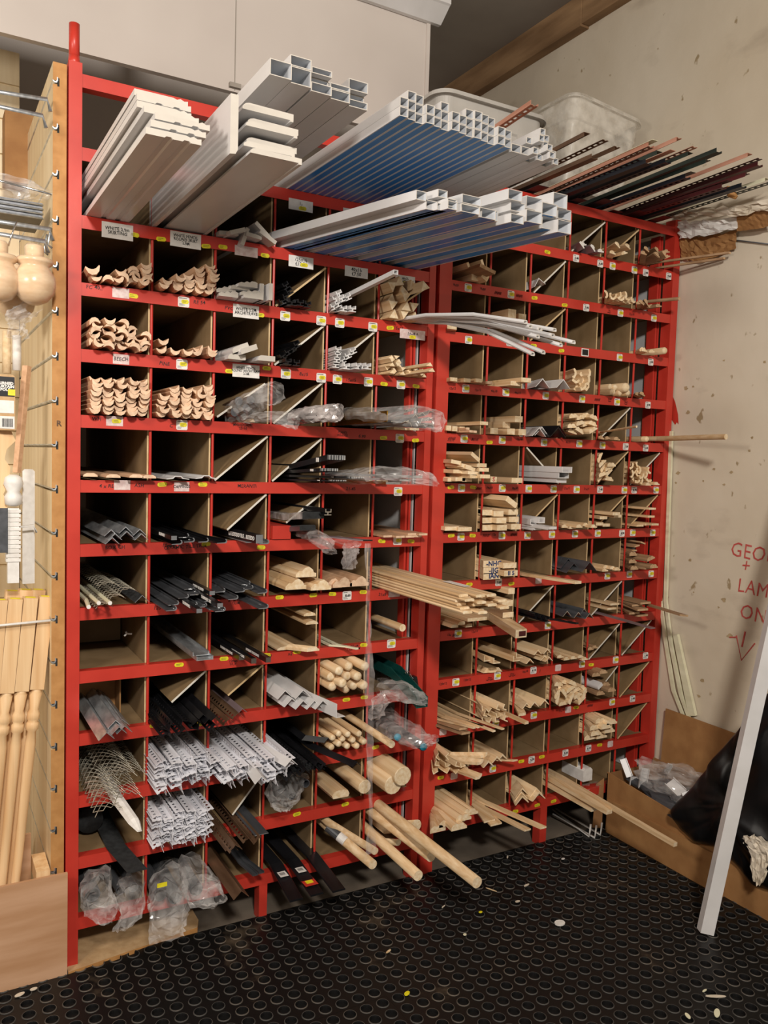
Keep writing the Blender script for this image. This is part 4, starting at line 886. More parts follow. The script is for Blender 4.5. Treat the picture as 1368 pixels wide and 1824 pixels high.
# expanded metal and corner mesh
def meshstrip(name, x0, w, z, y0, L, label, cat, group=None, bend=.0, cellw=.010, curve=.02, mat='mesh'):
    mb = MB(); nx = max(2, int(w/cellw)); ny = int(L/(cellw*1.6))
    def P_(i, j):
        u = i/nx-.5; return Vector((x0+w*u, y0+j*cellw*1.6, z+curve*(1-(2*u)**2)+bend*max(0, (1-j/ny))*-1))
    for j in range(ny):
        for i in range(nx):
            if (i+j) % 2 == 0: mb.tube([P_(i, j), P_(i+1, j+1)], .0011, 4)
            else: mb.tube([P_(i+1, j), P_(i, j+1)], .0011, 4)
    return solo(name, mb, [mat], label, cat, group, (x0, y0, z))
for k, (x, w_, z_, y_, L_, b_) in enumerate([(.05, .085, .02, -.17, .55, .02), (.055, .09, .045, -.13, .5, .01), (.095, .085, .07, -.10, .5, 0), (.11, .08, .03, -.12, .5, .02), (.075, .09, .095, -.03, .4, 0), (.135, .08, .05, -.05, .45, 0), (.04, .07, .065, -.15, .5, .03)]):
    meshstrip('mesh_bead', x, w_, ZA(10)+z_, y_, L_, 'bent wire mesh bead in tangled pile, %s, first column, third row up' % ordn(sorted([.05, .055, .095, .11, .075, .135, .04]).index(x), 7), 'mesh bead', 'tangled wire mesh beads', b_)
f = shelfpt(A, 10, 205, 1448, .0)
mb = MB(); mb.loft([(-.018, 0), (.018, 0), (.012, .012), (0, .016), (-.012, .012)], [(.112, -.245, ZA(10)-.03, 0, .35), (.105, -.21, ZA(10)-.018, 0, .9), (.085, -.1, ZA(10)+.005), (.085, .6, ZA(10)+.005)], 0, 0)
solo('bead_nose', mb, ['card'], 'white plastic bead nose sticking out of the wire mesh', 'bead', None, (.112, -.245, ZA(10)-.03))
for k, (x, w_, z_, y_) in enumerate([(.045, .05, .012, -.09), (.085, .05, .03, -.07), (.12, .055, .045, -.05), (.07, .06, .06, -.02)]):
    meshstrip('mesh_bead', x, w_, ZA(7)+z_, y_, .45, 'wire mesh bead with plastic nose, %s, first column, fifth row up' % ordn([.045, .07, .085, .12].index(x), 4), 'mesh bead', 'wire mesh beads in the fifth row up', 0, curve=.012)
for k, (px, py) in enumerate([(158, 1085), (176, 1078), (196, 1078)]):
    pix(A, 7, 1, 'bead_nose', rnd(.006, 8), [(px, py, -.10)], 'cream bead nose', 'bead', ['cream', 'card'], extra=ordn(k, 3))
rod('black_mesh_strip', rect(.055, .002), [(.125, -.17, ZA(11)+.004), (.10, .0, ZA(11)+.006), (.08, .6, ZA(11)+.05)], ['blackmatt', 'blackmatt'], 'black woven mesh strip hanging out, first column, second row up', 'mesh strip')
mb = MB(); mb.tube([(.045, .12, ZA(11)+.05), (.05, .6, ZA(11)+.05)], .042, 18, rs=[.04, .042]); solo('mesh_roll', mb, ['blackmatt'], 'dark mesh roll lying deep in the first column, second row up', 'roll', None, (.045, .12, ZA(11)+.008), True)
rod('black_mesh_strip', chev(.03, .0015), [(.165, -.02, ZA(7)+.01), (.12, .4, ZA(7)+.05)], ['blackmatt', 'galv'], 'dark strip leaning at right of the wire mesh beads', 'strip')
# black door guards with labels
for k, (fp, bp, nm_) in enumerate([((528, 1605), (490, 1510), 'left'), ((565, 1595), (520, 1500), 'middle'), ((604, 1588), (555, 1495), 'right')]):
    z = ZA(12)+.02; f = at(fp[0], fp[1], Z=z-.03); g_ = at(bp[0], bp[1], Y=0)
    root = empty('door_guard', (f.x, f.y, z-.03), 'black flexible door guard hanging over the bottom rail, %s of three' % nm_, 'door guard', 'black door guards in the bottom row')
    mb = MB(); mb.loft(chamf(.045, .006, .002), [(f.x, f.y, z-.03), (g_.x, -.01, z+.005), (g_.x, .7, z+.005)], 0, 0); child('strip', mb, ['black'], root)
    if k < 2:
        m0 = Vector((f.x, f.y, z-.024)).lerp(Vector((g_.x, -.01, z+.0115)), .72); mb = MB(); mb.box(-.014, .014, -.028, .028, 0, .0008, 0, Matrix.Translation(m0)); bars(mb, 0, 0, 0, 0, 0, 1, 0, rl) if False else None
        for q in range(6): mb.box(-.009+q*.003, -.0078+q*.003, -.018, -.002, .0008, .0014, 1, Matrix.Translation(m0))
        child('barcode_label', mb, ['card', 'ink'], root)
    if k == 1:
        m1 = Vector((f.x, f.y, z-.024)).lerp(Vector((g_.x, -.01, z+.0115)), .35); mb = MB(); mb.box(-.022, .022, -.03, .02, 0, .0008, 0, Matrix.Translation(m1)); mb.box(-.012, .012, -.016, .002, .0009, .0016, 1, Matrix.Translation(m1)); child('red_label', mb, ['red', 'yellow'], root)

# ------------------------------------------------------------------ polythene bags
def bag(name, path, label, mat='bag', seed=1, crump=.18, n=18, sub=5, ends=(1, .2), group=None, cat='bag', flat=None):
    """path: (px, py, Y, half width, half height) stations, front first; crumpled film tube"""
    rg = random.Random(seed); P_ = [at(a, b, Y=c) for a, b, c, _, _ in path]; mb = MB(); rings = []
    tot = (len(path)-1)*sub
    ph = [rg.uniform(0, 6) for _ in range(6)]
    for k in range(tot+1):
        t = k/sub; i = min(int(t), len(path)-2); u_ = t-i
        c = P_[i].lerp(P_[i+1], u_); rx = path[i][3]*(1-u_)+path[i+1][3]*u_; rz = path[i][4]*(1-u_)+path[i+1][4]*u_
        ring = []
        for j in range(n):
            a = 2*PI*j/n; q = 1+crump*(math.sin(3*a+ph[0]+t*2.1)*.5+math.sin(5*a+ph[1]-t*3.3)*.4+rg.uniform(-1, 1)*.65)
            ring.append((c.x+math.cos(a)*rx*q, c.y+rg.uniform(-1, 1)*crump*.05, c.z+math.sin(a)*rz*q))
        rings += ring
    fs = [(k*n+j, (k+1)*n+j, (k+1)*n+(j+1) % n, k*n+(j+1) % n) for k in range(tot) for j in range(n)]
    mb.add(rings, fs)
    o = P_[0]
    return solo(name, mb, [mat], label, cat, group, tuple(o))
# brown tubes in a bag, fourth row
for k, (px, py) in enumerate([(425, 722), (438, 735), (418, 742), (446, 720)]):
    p = at(px, py, Y=-.06); mb = MB(); mb.loft(rnd(.013, 14), [(p.x, -.06, max(p.z, ZA(4)+.002)), (.50-.02*k*0-.03*k*.3, .6, ZA(4)+.004+.012*(k > 1))], 0, 1)
    solo('brown_tube', mb, ['bronze', 'greymetal'], 'glossy brown tube inside the crumpled clear bag, %s of four, third column' % ordn([418, 425, 438, 446].index(px), 4), 'tube', 'brown tubes in the clear bag', (p.x, -.06, p.z))
bag('polythene_bag', [(492, 700, -.2, .026, .034), (470, 706, -.16, .03, .03), (440, 725, -.08, .042, .035), (420, 738, .02, .04, .035), (412, 735, .2, .035, .03)], 'clear crumpled bag rising over brown tubes, third column, eighth row up, left rack', seed=3)
bag('polythene_bag', [(528, 752, -.17, .01, .022), (505, 745, -.15, .03, .02), (470, 742, -.09, .03, .016), (440, 748, -.05, .02, .01)], 'clear bag end with silvery edge lying at the third and fourth column post', seed=4)
bag('printed_bag', [(606, 735, -.15, .012, .028), (590, 735, -.13, .03, .028), (560, 738, -.09, .035, .025), (530, 742, -.02, .036, .025), (520, 742, .2, .03, .025)], 'grey printed polythene pack with open end, fourth column, eighth row up, left rack', 'pack', 5, .12)
mb = MB(); q = shelfpt(A, 4, 596, 745, .02); mb.loft(chan(.05, .03, .002), [(q.x, -.11, ZA(4)+.012), (.68, .5, ZA(4)+.004)], 0, 0); solo('plastic_profile', mb, ['blackmatt'], 'dark plastic profile showing inside the grey printed pack', 'profile', None, (q.x, -.11, ZA(4)+.012))
# hinges in the big bag
HG = [(-.03, 0), (.03, 0), (.034, .006), (.03, .010), (.027, .006), (-.03, .003)]
rod('piano_hinge', [(-.002, 0), (.002, 0), (.002, .034), (-.002, .034)], [(at(690, 745, Y=-.28).x, -.28, ZA(4)+.013), (.78, .02, ZA(4)+.004), (.78, .7, ZA(4)+.004)], ['brass', 'brass'], 'gold piano hinge standing on edge in the long clear bag', 'hinge')
rod('piano_hinge', HG, [(at(712, 742, Y=-.30).x, -.30, ZA(4)+.012), (.83, .02, ZA(4)+.012), (.83, .7, ZA(4)+.012)], ['greymetal', 'chrome'], 'dull steel piano hinge behind the gold one in the long clear bag', 'hinge')
hp = [(722, 748), (735, 752), (748, 748), (760, 754), (740, 738), (752, 734), (765, 742), (770, 730), (728, 728), (745, 722), (775, 755), (757, 745)]
for k, (px, py) in enumerate(sorted(hp)):
    f = at(px, py+6, Y=-.34); rod('piano_hinge', chev(.016, .002, .5+.1*(k % 4)), [(f.x, -.34+.01*(k % 3), max(f.z, ZA(4)+.004), .5*math.sin(k*2.1)), (.86+.016*k, .0, ZA(4)+.012+.003*(k % 4)), (.86+.012*k, .7, ZA(4)+.012+.003*(k % 4))], ['galv', 'chrome'], 'thin silver hinge strip in the long clear bag, %s of twelve' % ordn(k, 12), 'hinge', 'silver hinge strips in the long clear bag')
bag('polythene_bag', [(788, 752, -.40, .006, .028), (770, 748, -.37, .045, .034), (735, 744, -.31, .065, .036), (690, 742, -.22, .06, .03), (640, 742, -.08, .055, .03), (620, 742, .05, .05, .03)], 'long clear bag of metal hinges reaching over to the centre post', seed=6, crump=.10)
rod('fillet_strip', tri(.018, .01), [(at(435, 766, Y=-.06).x+.03, -.05, ZA(4)-.0+.0015), (.46, .5, ZA(4)+.0015)], PI_, 'thin pine strip end beneath the bagged profiles, third column', 'strip')
# fifth row packs
for k, (f_, b_, h_) in enumerate([((598, 812), (505, 846), .034), ((585, 832), (498, 852), .020), ((632, 845), (540, 852), .014), ((600, 850), (520, 857), .010)]):
    f = at(f_[0], f_[1]+8, Y=-.18+.01*k); z = max(f.z, ZA(5)+.002+.001*k); bz = ZA(5)+.006+.012*(3-k)
    root = empty('packed_strip', (f.x, f.y, z), 'black strips in a printed sleeve, %s of the stack, fourth column, seventh row up' % ('top', 'second', 'third', 'bottom')[k], 'strip pack', 'printed sleeves in the fifth row')
    mb = MB(); mb.loft(rect(.06, h_*.5), [(f.x, f.y, z), (.665, .0, bz), (.665, .5, bz)], 0, 1); child('strips', mb, ['black', 'blackmatt'], root)
    mb = MB()
    for q in range(7): mb.box(f.x-.028+q*.0085, f.x-.024+q*.0085, f.y-.012-.002*(q % 3), f.y+.001, z+.002, z+.002+h_*.4, 0)
    child('strip_ends', mb, ['galv'], root)
    mb = MB()
    for q in (.25,):
        c_ = Vector((f.x, f.y, z)).lerp(Vector((.665, 0, bz)), q); mb.box(-.0008, .0008, -.012, .012, .002, h_*.45, 0, Matrix.Translation((c_.x-.0308, c_.y, c_.z)))
    child('white_print', mb, ['card'], root)
bag('polythene_bag', [(775, 862, -.38, .01, .008), (750, 852, -.34, .05, .02), (710, 846, -.28, .065, .026), (660, 848, -.18, .06, .026), (615, 850, -.06, .055, .024), (600, 850, .1, .05, .024)], 'long clear bag of pale strips, fifth column, seventh row up, left rack', seed=9, crump=.16)
for k in range(3):
    rod('flat_profile', rect(.05-.008*k, .008), [(at(700+22*k, 858-4*k, Y=-.24-.02*k).x, -.24-.02*k, ZA(5)+.006+.011*k), (.82+.02*k, .0, ZA(5)+.004+.0105*k), (.82+.02*k, .7, ZA(5)+.004+.0105*k)], [('brass', 'purple', 'galv')[k], 'galv'], 'metal strip inside the long clear bag, %s one of three, fifth column' % ('lowest', 'middle', 'top')[k], 'strip', 'metal strips in the fifth-row bag')
# sixth row packs
for k, (px, py, Y, w_, h_, m1, nm_) in enumerate([(558, 924, -.12, .075, .022, 'pack', 'grey printed sleeve'), (548, 945, -.11, .055, .018, 'greymetal', 'grey plastic sleeve beneath the printed one')]):
    f = at(px, py, Y=Y); rod('packed_strip', chamf(w_, h_, .004), [(f.x, Y, f.z), (.665, .02, f.z-.015), (.665, .6, f.z-.02)], [m1, 'blackmatt'], nm_+', fourth column, sixth row up', 'strip pack')
f = at(584, 918, Y=-.16); rod('black_rail', MC, [(f.x, -.16, f.z), (.69, .5, f.z)], ['black', 'chrome'], 'black metal rail with shiny end over the grey sleeves', 'rail')
mb = MB(); mb.box(.577, .640, -.012, .3, ZA(6)+.002, ZA(6)+.045); solo('red_carton', mb, ['red'], 'red cardboard carton under the grey sleeves, fourth column', 'carton', None, (.577, -.012, ZA(6)+.002))
rod('black_strip', rect(.035, .004), [(at(655, 968, Y=-.17).x, -.17, ZA(6)+.006), (.70, .0, ZA(6)+.012), (.70, .5, ZA(6)+.02)], ['purple', 'black'], 'dark strip in film reaching right over the rail, fifth column, sixth row up', 'strip')
bag('polythene_bag', [(590, 985, -.17, .018, .006), (580, 968, -.16, .03, .018), (560, 955, -.10, .03, .02), (540, 948, .0, .03, .015)], 'clear bag end drooping below the grey sleeves, sixth row up, left rack', 'bagthin', 11)
bag('polythene_bag', [(622, 1012, -.16, .022, .004), (625, 985, -.16, .025, .01), (628, 968, -.15, .03, .01), (600, 960, -.05, .03, .01)], 'thin clear film flap hanging from the dark strip', 'bagthin', 12)
# film ribbon hanging down to the bottom row
mb = MB(); rg = random.Random(21); top = at(655, 968, Y=-.19); bot = at(661, 1520, Y=-.19); nst = 46; vs = []
for k in range(nst+1):
    u_ = k/nst; c = top.lerp(bot, u_); w_ = .009+.004*abs(math.sin(k*.9))+(.012 if u_ > .93 else 0)+(.006*max(0, 1-abs(u_-.42)*9)); tw = .5*math.sin(u_*9)
    for j in range(5):
        v = (j/4-.5)*2; vs.append((c.x+v*w_*math.cos(tw)+rg.uniform(-.0008, .0008), c.y+v*w_*math.sin(tw)+rg.uniform(-.003, .003), c.z))
mb.add(vs, [(k*5+j, k*5+j+1, (k+1)*5+j+1, (k+1)*5+j) for k in range(nst) for j in range(4)])
solo('film_ribbon', mb, ['bagthin'], 'long twisted ribbon of clear film hanging down across six rows', 'film', None, tuple(top))
# teal and dark bagged items, sixth column
rod('teal_profile', chan(.045, .035, .003), [(at(752, 1248, Y=-.2).x, -.2, ZA(9)+.0), (1.06, .0, ZA(9)+.055), (1.06, .6, ZA(9)+.06)], ['teal', 'teal'], 'dark teal plastic profile in a bag, sixth column, fourth row from bottom', 'profile')
bag('polythene_bag', [(756, 1250, -.22, .012, .012), (735, 1240, -.2, .045, .022), (712, 1232, -.14, .045, .03), (690, 1226, -.05, .045, .03), (680, 1220, .1, .04, .03)], 'crumpled dark-tinted bag around the teal profile', 'bag', 14)
c_ = at(737, 1212, Y=-.06); root = empty('bulldog_clip', tuple(c_), 'black clip with wire loops gripping the bag top beside the right post', 'clip')
mb = MB(); mb.loft([(-.013, -.018), (.013, -.018), (.006, .016), (-.006, .016)], [(c_.x, c_.y-.012, c_.z), (c_.x, c_.y+.012, c_.z)]); child('jaw', mb, ['black'], root)
for s_ in (-1, 1):
    mb = MB(); mb.tube([(c_.x-.012, c_.y+.008*s_, c_.z+.005), (c_.x-.03, c_.y+.012*s_, c_.z+.03), (c_.x-.022, c_.y+.002*s_, c_.z+.034), (c_.x-.008, c_.y-.004*s_, c_.z+.01)], .0011, 6); child('wire_loop', mb, ['chrome'], root)
for k, (px, py) in enumerate([(708, 1313), (754, 1330)]):
    Y = -.14-.10*k; p = at(px, py, Y=Y); r_ = .011; root = empty('bagged_tube', tuple(p), 'dark tube with bright blue end cap, %s one, sixth column' % ('left', 'right')[k], 'tube', 'dark tubes with blue caps')
    g = Vector((1.02+.05*k, .0, ZA(10)+.05)); mb = MB(); mb.tube([tuple(p), tuple(g), (g.x, .6, g.z)], .0105+.004*k, 14); child('tube', mb, ['greymetal'], root, True)
    mb = MB(); dd = (p-g).normalized(); mb.tube([tuple(p-dd*.006), tuple(p+dd*.004)], .012, 14); child('end_cap', mb, ['cyan'], root, True)
bag('polythene_bag', [(776, 1316, -.30, .012, .012), (750, 1322, -.26, .04, .024), (720, 1305, -.16, .06, .034), (695, 1290, -.05, .06, .036), (680, 1275, .1, .05, .035)], 'reddish clear bag around the dark tubes reaching past the centre post', 'bagthin', 16)
bag('polythene_bag', [(668, 1275, -.12, .02, .02), (680, 1245, -.12, .03, .028), (700, 1238, -.12, .03, .015)], 'knotted clear bag neck where the film ribbon crosses the teal bag', 'bagthin', 17, .3)
# bag of grey pipe, second row up, fourth column
for k, (px, py) in enumerate([(545, 1398), (520, 1420), (500, 1408)]):
    p = at(px, py, Y=-.05); mb = MB(); mb.loft(rnd(.014, 14), [(p.x, -.05, max(p.z-.01, ZA(11)+.002)), (.60+.03*(2-k), .6, ZA(11)+.004+.03*(k == 0))], 0, 1, inner=[(x*.8, z*.8+.0028) for x, z in rnd(.014, 14)]); solo('grey_pipe', mb, ['greymetal', 'greymetal'], 'dark grey pipe in the crinkled bag, %s of three, fourth column' % ('rightmost', 'middle', 'leftmost')[k], 'pipe', 'grey pipes in the crinkled bag', (p.x, -.05, p.z))
bag('polythene_bag', [(510, 1440, -.10, .01, .012), (505, 1425, -.09, .04, .03), (510, 1405, -.05, .062, .05), (515, 1395, .0, .062, .05), (520, 1390, .2, .055, .045)], 'crinkled clear bag of dark pipes, fourth column, second row from bottom', 'bag', 18, .22)
# bottom row bags on the left
for k, (px, py, r_) in enumerate([(165, 1600, .022), (215, 1590, .014), (238, 1585, .014), (285, 1600, .02), (312, 1610, .022), (350, 1590, .02)]):
    p = at(px, py, Y=-.06); a_ = .0 if k < 3 else CA
    mb = MB(); pr = rnd(r_, 16); mb.loft(pr, [(p.x, -.06, max(p.z-r_*.5, ZA(12)+.003)), (min(max(p.x, a_+.03), a_+CA-.035), .5, ZA(12)+.01)], 0, 1, inner=[(x*.82, z*.82+r_*.18) for x, z in pr])
    solo('grey_pipe', mb, ['greymetal', 'greymetal'], 'dark grey pipe end inside the bottom-row bags, %s' % ordn(k, 6), 'pipe', 'grey pipes in the bottom-row bags', (p.x, -.06, p.z))
bag('polythene_bag', [(190, 1640, -.14, .02, .012), (180, 1618, -.13, .045, .03), (170, 1590, -.09, .042, .045), (172, 1570, .0, .045, .045), (176, 1560, .2, .04, .04)], 'clear crumpled pipe bag at the left end of the bottom row', 'bag', 22, .2)
bag('polythene_bag', [(215, 1655, -.18, .02, .006), (232, 1635, -.16, .03, .02), (235, 1605, -.12, .038, .035), (232, 1580, -.03, .042, .045), (230, 1560, .2, .04, .04)], 'clear bag with two open pipe ends, second in the bottom row', 'bag', 23, .2)
bag('polythene_bag', [(300, 1672, -.22, .045, .008), (300, 1645, -.2, .055, .03), (300, 1605, -.13, .055, .05), (300, 1570, -.03, .06, .055), (300, 1550, .2, .05, .05)], 'largest clear bag of grey pipes hanging below the bottom rail, second column', 'bag', 24, .18)
bag('polythene_bag', [(392, 1600, -.24, .02, .01), (372, 1600, -.2, .05, .035), (350, 1580, -.12, .05, .045), (340, 1550, -.02, .045, .05), (330, 1540, .2, .04, .045)], 'crumpled clear bag spreading in front of the third column, bottom row', 'bag', 25, .24)
mb = MB(); p = at(287, 1573, Y=-.18); mb.box(p.x-.014, p.x+.014, -.192, -.19, p.z-.006, p.z+.006); solo('price_sticker', mb, ['yellow'], 'yellow price sticker on the largest pipe bag', 'sticker', None, (p.x, -.19, p.z))

# ------------------------------------------------------------------ right rack, compartment by compartment
T2 = [(-.016, 0), (.016, 0), (.016, .005), (.008, .006), (.004, .012), (-.006, .013), (-.016, .008)]
BLK = lambda w, h: rect(w, h)
def pile(R, r, c, prof, n, box, desc, name='moulding_strip', mats=PI_, cat='moulding', Y=-.05, jy=.04, roll=.7, seed=0, back=.9):
    """n jumbled mouldings whose front ends fill a photo box (x0, y0 top, x1, y1 bottom)"""
    rg = random.Random(seed+r*31+c*7); x0, y0, x1, y1 = box; cols_ = max(1, round(math.sqrt(n*(x1-x0)/max(4, (y1-y0))))); rows_ = math.ceil(n/cols_); pts = []
    for i in range(n):
        cc, rr = i % cols_, i//cols_
        px = x0+(cc+.5+rg.uniform(-.25, .25))*(x1-x0)/cols_; py = y1-(rr+.1+rg.uniform(0, .3))*(y1-y0)/rows_*.95
        pts.append((px, py, Y-rg.uniform(0, jy), rg.uniform(-roll, roll)))
    pix(R, r, c, name, prof, pts, desc, cat, mats, back)
def gap(*a, **k): pass
# top row of the right rack
diag(B, 1, 4); pile(B, 1, 4, T2, 4, (1030, 430, 1075, 455), 'grey loose strip', mats=['purple', 'card'], Y=-.02)
diag(B, 1, 5, False); pile(B, 1, 5, T2, 4, (1085, 425, 1125, 465), 'pine strip')
pile(B, 1, 6, T2, 9, (1138, 438, 1195, 480), 'dark pine strip', mats=BR, Y=-.08, jy=.08)
pent(B, 1, 6, 'pine_stick', rect(.012, .008), [((1300, 452), (1170, 483), .02), ((1290, 462), (1180, 488), .005)], 'thin stick reaching along the wall', 'stick', BR, back=.5)
pix(B, 2, 1, 'pine_plank', rect(.07, .012), [(868, 486, -.10, -.25)], 'flat pine offcut laid across', 'plank', BR)
pix(B, 2, 1, 'pine_block', rect(.03, .022), [(862, 503, -.05, -.5), (846, 500, -.02)], 'short pine block', 'block', PL)
pix(B, 2, 1, 'pine_stick', rect(.010, .03), [(838, 483, -.03, .5), (862, 478, -.03, .4)], 'small upright pine stick', 'stick', PL)
pix(B, 2, 3, 'white_profile', chev(.04, .003), [(962, 512, -.03, .3)], 'small white angle piece', 'profile', WC); diag(B, 2, 3, frac=(.05, .95))
pile(B, 2, 5, COVE, 14, (1078, 527, 1130, 552), 'pale scotia moulding', mats=PL, roll=1.6)
pile(B, 2, 6, T2, 6, (1133, 543, 1180, 558), 'dusty pine moulding', mats=BR)
pent(B, 2, 6, 'pine_stick', rnd(.007, 10), [((1210, 535), (1150, 550), .03)], 'thin dowel reaching over the post', 'stick', BR)
pix(B, 3, 1, 'pine_block', rect(.04, .014), [(805, 590, -.04)], 'small pine block', 'block', PI_)
pix(B, 3, 2, 'pine_block', rect(.035, .03), [(930, 574, -.07), (912, 566, -.09)], 'square pine block', 'block', PI_); pix(B, 3, 2, 'pine_block', rect(.03, .02), [(934, 582, -.04)], 'lower pine block', 'block', PL)
diag(B, 3, 3, False); pile(B, 3, 6, T2, 3, (1140, 628, 1165, 640), 'pale short strip', mats=PL); dowels(B, 3, 6, [(1186, 631, -.08)], .014, 'stubby pine dowel', mats=PL)
pix(B, 4, 1, 'pine_batten', rect(.03, .013), [(808, 682, -.04), (832, 684, -.05), (853, 681, -.05)], 'thin pine batten', 'batten', PI_); pix(B, 4, 1, 'pine_batten', rect(.024, .010), [(872, 689, -.05)], 'reddish batten end', 'batten', HW)
pix(B, 4, 2, 'pine_batten', rect(.045, .016), [(937, 681, -.10), (918, 692, -.07)], 'wide pine batten', 'batten', PI_)
CHV = chev(.048, .003)
pix(B, 4, 3, 'corner_angle', CHV, [(966, 698, -.09), (1003, 700, -.12)], 'white plastic corner angle', 'angle', WC)
pile(B, 4, 4, [(x*1.2, z*1.2) for x, z in COVE], 9, (1018, 665, 1058, 702), 'light scotia moulding', mats=PL, roll=1.2)
dowels(B, 4, 5, [(1118, 690, -.07)], .019, 'thick pine dowel on top', mats=PL); dowels(B, 4, 5, [(1078, 688, -.04), (1094, 700, -.05), (1106, 704, -.04), (1120, 703, -.06), (1083, 700, -.05), (1098, 690, -.05), (1074, 702, -.05)], .0125, 'pine dowel')
pile(B, 4, 6, T2, 2, (1133, 700, 1150, 710), 'brown short strip', mats=BR)
pix(B, 5, 1, 'pine_batten', rect(.022, .018), [(799, 767, -.03), (810, 768, -.03), (823, 769, -.03)], 'square pine batten end', 'batten', PI_); pix(B, 5, 1, 'pine_batten', rect(.035, .012), [(862, 757, -.12)], 'long thin pine batten on top', 'batten', PI_)
pile(B, 5, 1, rect(.015, .008), 4, (828, 760, 850, 772), 'reddish thin slat', mats=HW, roll=.1, cat='slat')
pix(B, 5, 2, 'pine_block', rect(.035, .022), [(924, 752, -.09), (880, 773, -.05), (902, 762, -.03), (910, 774, -.06), (930, 775, -.05)], 'sawn pine block', 'block', PI_)
pix(B, 5, 3, 'corner_angle', CHV, [(960, 778, -.08), (965, 776, -.06)], 'white plastic corner angle', 'angle', WC); pix(B, 5, 3, 'corner_angle', chev(.055, .003), [(994, 779, -.09), (996, 776, -.06)], 'black plastic corner angle', 'angle', BK)
pile(B, 5, 4, OGEE, 12, (1016, 735, 1062, 778), 'pale decorative moulding', mats=PL, roll=.5, Y=-.08)
diag(B, 5, 5); pent(B, 5, 5, 'pine_stick', rnd(.004, 8), [((1134, 762), (1068, 768), .028)], 'thin stick across', 'stick', PI_); pile(B, 5, 5, T2, 4, (1068, 782, 1115, 789), 'dark short strip', mats=BR, roll=.2)
dowels(B, 5, 6, [(1130, 784, -.05), (1138, 784, -.05), (1153, 785, -.07)], .0115, 'round-ended dowel', mats=PL)
pent(B, 5, 6, 'dowel', rnd(.0105, 12), [((1293, 783), (1172, 786), .008)], 'long dowel reaching far along the wall', 'dowel', PI_)
PLK = rect(.042, .013)
pix(B, 6, 1, 'planed_board', PLK, [(812, 828, -.10, -.15), (845, 822, -.15, -.6), (816, 843, -.08), (830, 836, -.11, -.2), (837, 840, -.12, -.25), (842, 847, -.12, -.1), (858, 832, -.13), (862, 840, -.13), (864, 852, -.14), (846, 852, -.12), (806, 858, -.05), (820, 857, -.08), (832, 858, -.08)], 'pale planed slat', 'slat', PL)
pix(B, 6, 2, 'pine_batten', rect(.05, .018), [(921, 860, -.08)], 'single planed batten', 'batten', PL); bk = pix(B, 6, 2, 'pine_block', rect(.028, .02), [(879, 859, -.10)], 'block with red letter', 'block', PI_)[0]
mb = MB(); text_mb(mb, 'S', Matrix.Translation(bk.location+Vector((0, -.001, .010))) @ Matrix.Rotation(PI/2, 4, 'X'), .022, 0); child('stencil', mb, ['redink'], bk)
diag(B, 6, 3, rev=True); pix(B, 6, 3, 'white_channel', chan(.05, .022, .003), [(1004, 852, -.10), (1010, 842, -.12)], 'white plastic channel', 'channel', WC); pix(B, 6, 3, 'white_channel', rect(.05, .02), [(1000, 860, -.08)], 'white box section', 'channel', WC)
pile(B, 6, 5, OGEE, 9, (1066, 815, 1094, 860), 'pale decorative moulding', mats=PL, roll=1.2); diag(B, 6, 5, False)
pile(B, 6, 6, COVE, 14, (1122, 828, 1156, 865), 'small pale moulding', mats=PL, roll=1.5); diag(B, 6, 6)
pent(B, 6, 6, 'pine_stick', rect(.012, .012), [((1208, 858), (1165, 858), .012)], 'square stick reaching along the wall', 'stick', PI_); pix(B, 6, 6, 'pine_strip', T2, [(1155, 865, -.06), (1170, 864, -.08)], 'low dusty strip', 'strip', PI_)
pix(B, 7, 1, 'planed_board', rect(.06, .014), [(805, 945, -.04), (828, 946, -.05)], 'flat reddish slat', 'slat', PL)
pix(B, 7, 2, 'pine_block', rect(.045, .020), [(868, 918, -.06), (888, 920, -.07), (914, 917, -.07), (868, 932, -.05), (893, 932, -.08), (915, 930, -.06), (868, 945, -.05), (894, 945, -.08), (919, 943, -.07)], 'sawn block with red paint marks', 'block', PL)
pix(B, 7, 2, 'pine_plank', rect(.055, .02), [(909, 905, -.10, -.55)], 'tilted wide plank on top', 'plank', PL)
diag(B, 7, 3, False); pix(B, 7, 3, 'white_channel', chan(.03, .022, .003), [(950, 935, -.06), (965, 932, -.08)], 'small white channel', 'channel', WC); pix(B, 7, 3, 'white_profile', pencil(.04, .01), [(984, 943, -.17), (957, 944, -.08)], 'white rounded profile', 'profile', WC)
pix(B, 7, 4, 'flat_moulding', T2, [(1006, 940, -.05), (1020, 942, -.05), (1032, 940, -.08), (1044, 937, -.06), (1058, 940, -.09)], 'flat pale moulding', 'moulding', PI_)
diag(B, 7, 5, False); pix(B, 7, 5, 'pine_strip', rect(.04, .012), [(1098, 918, -.09), (1075, 925, -.05), (1068, 936, -.04), (1080, 938, -.03), (1100, 922, -.06)], 'pale strip', 'strip', PI_)
diag(B, 7, 6, False); pix(B, 7, 6, 'pine_strip', rect(.04, .008), [(1162, 908, -.08), (1160, 922, -.07), (1155, 936, -.06), (1167, 936, -.09), (1140, 938, -.05)], 'splintery flat strip', 'strip', PI_)
pent(B, 7, 6, 'pine_stick', rect(.018, .010), [((1242, 915), (1160, 915), .03)], 'long pale stick reaching along the wall', 'stick', PI_)
bl = pix(B, 8, 2, 'pine_block', rect(.078, .024), [(876, 1010, -.05), (876, 1022, -.05), (876, 1032, -.05)], 'stencilled block', 'block', PL)
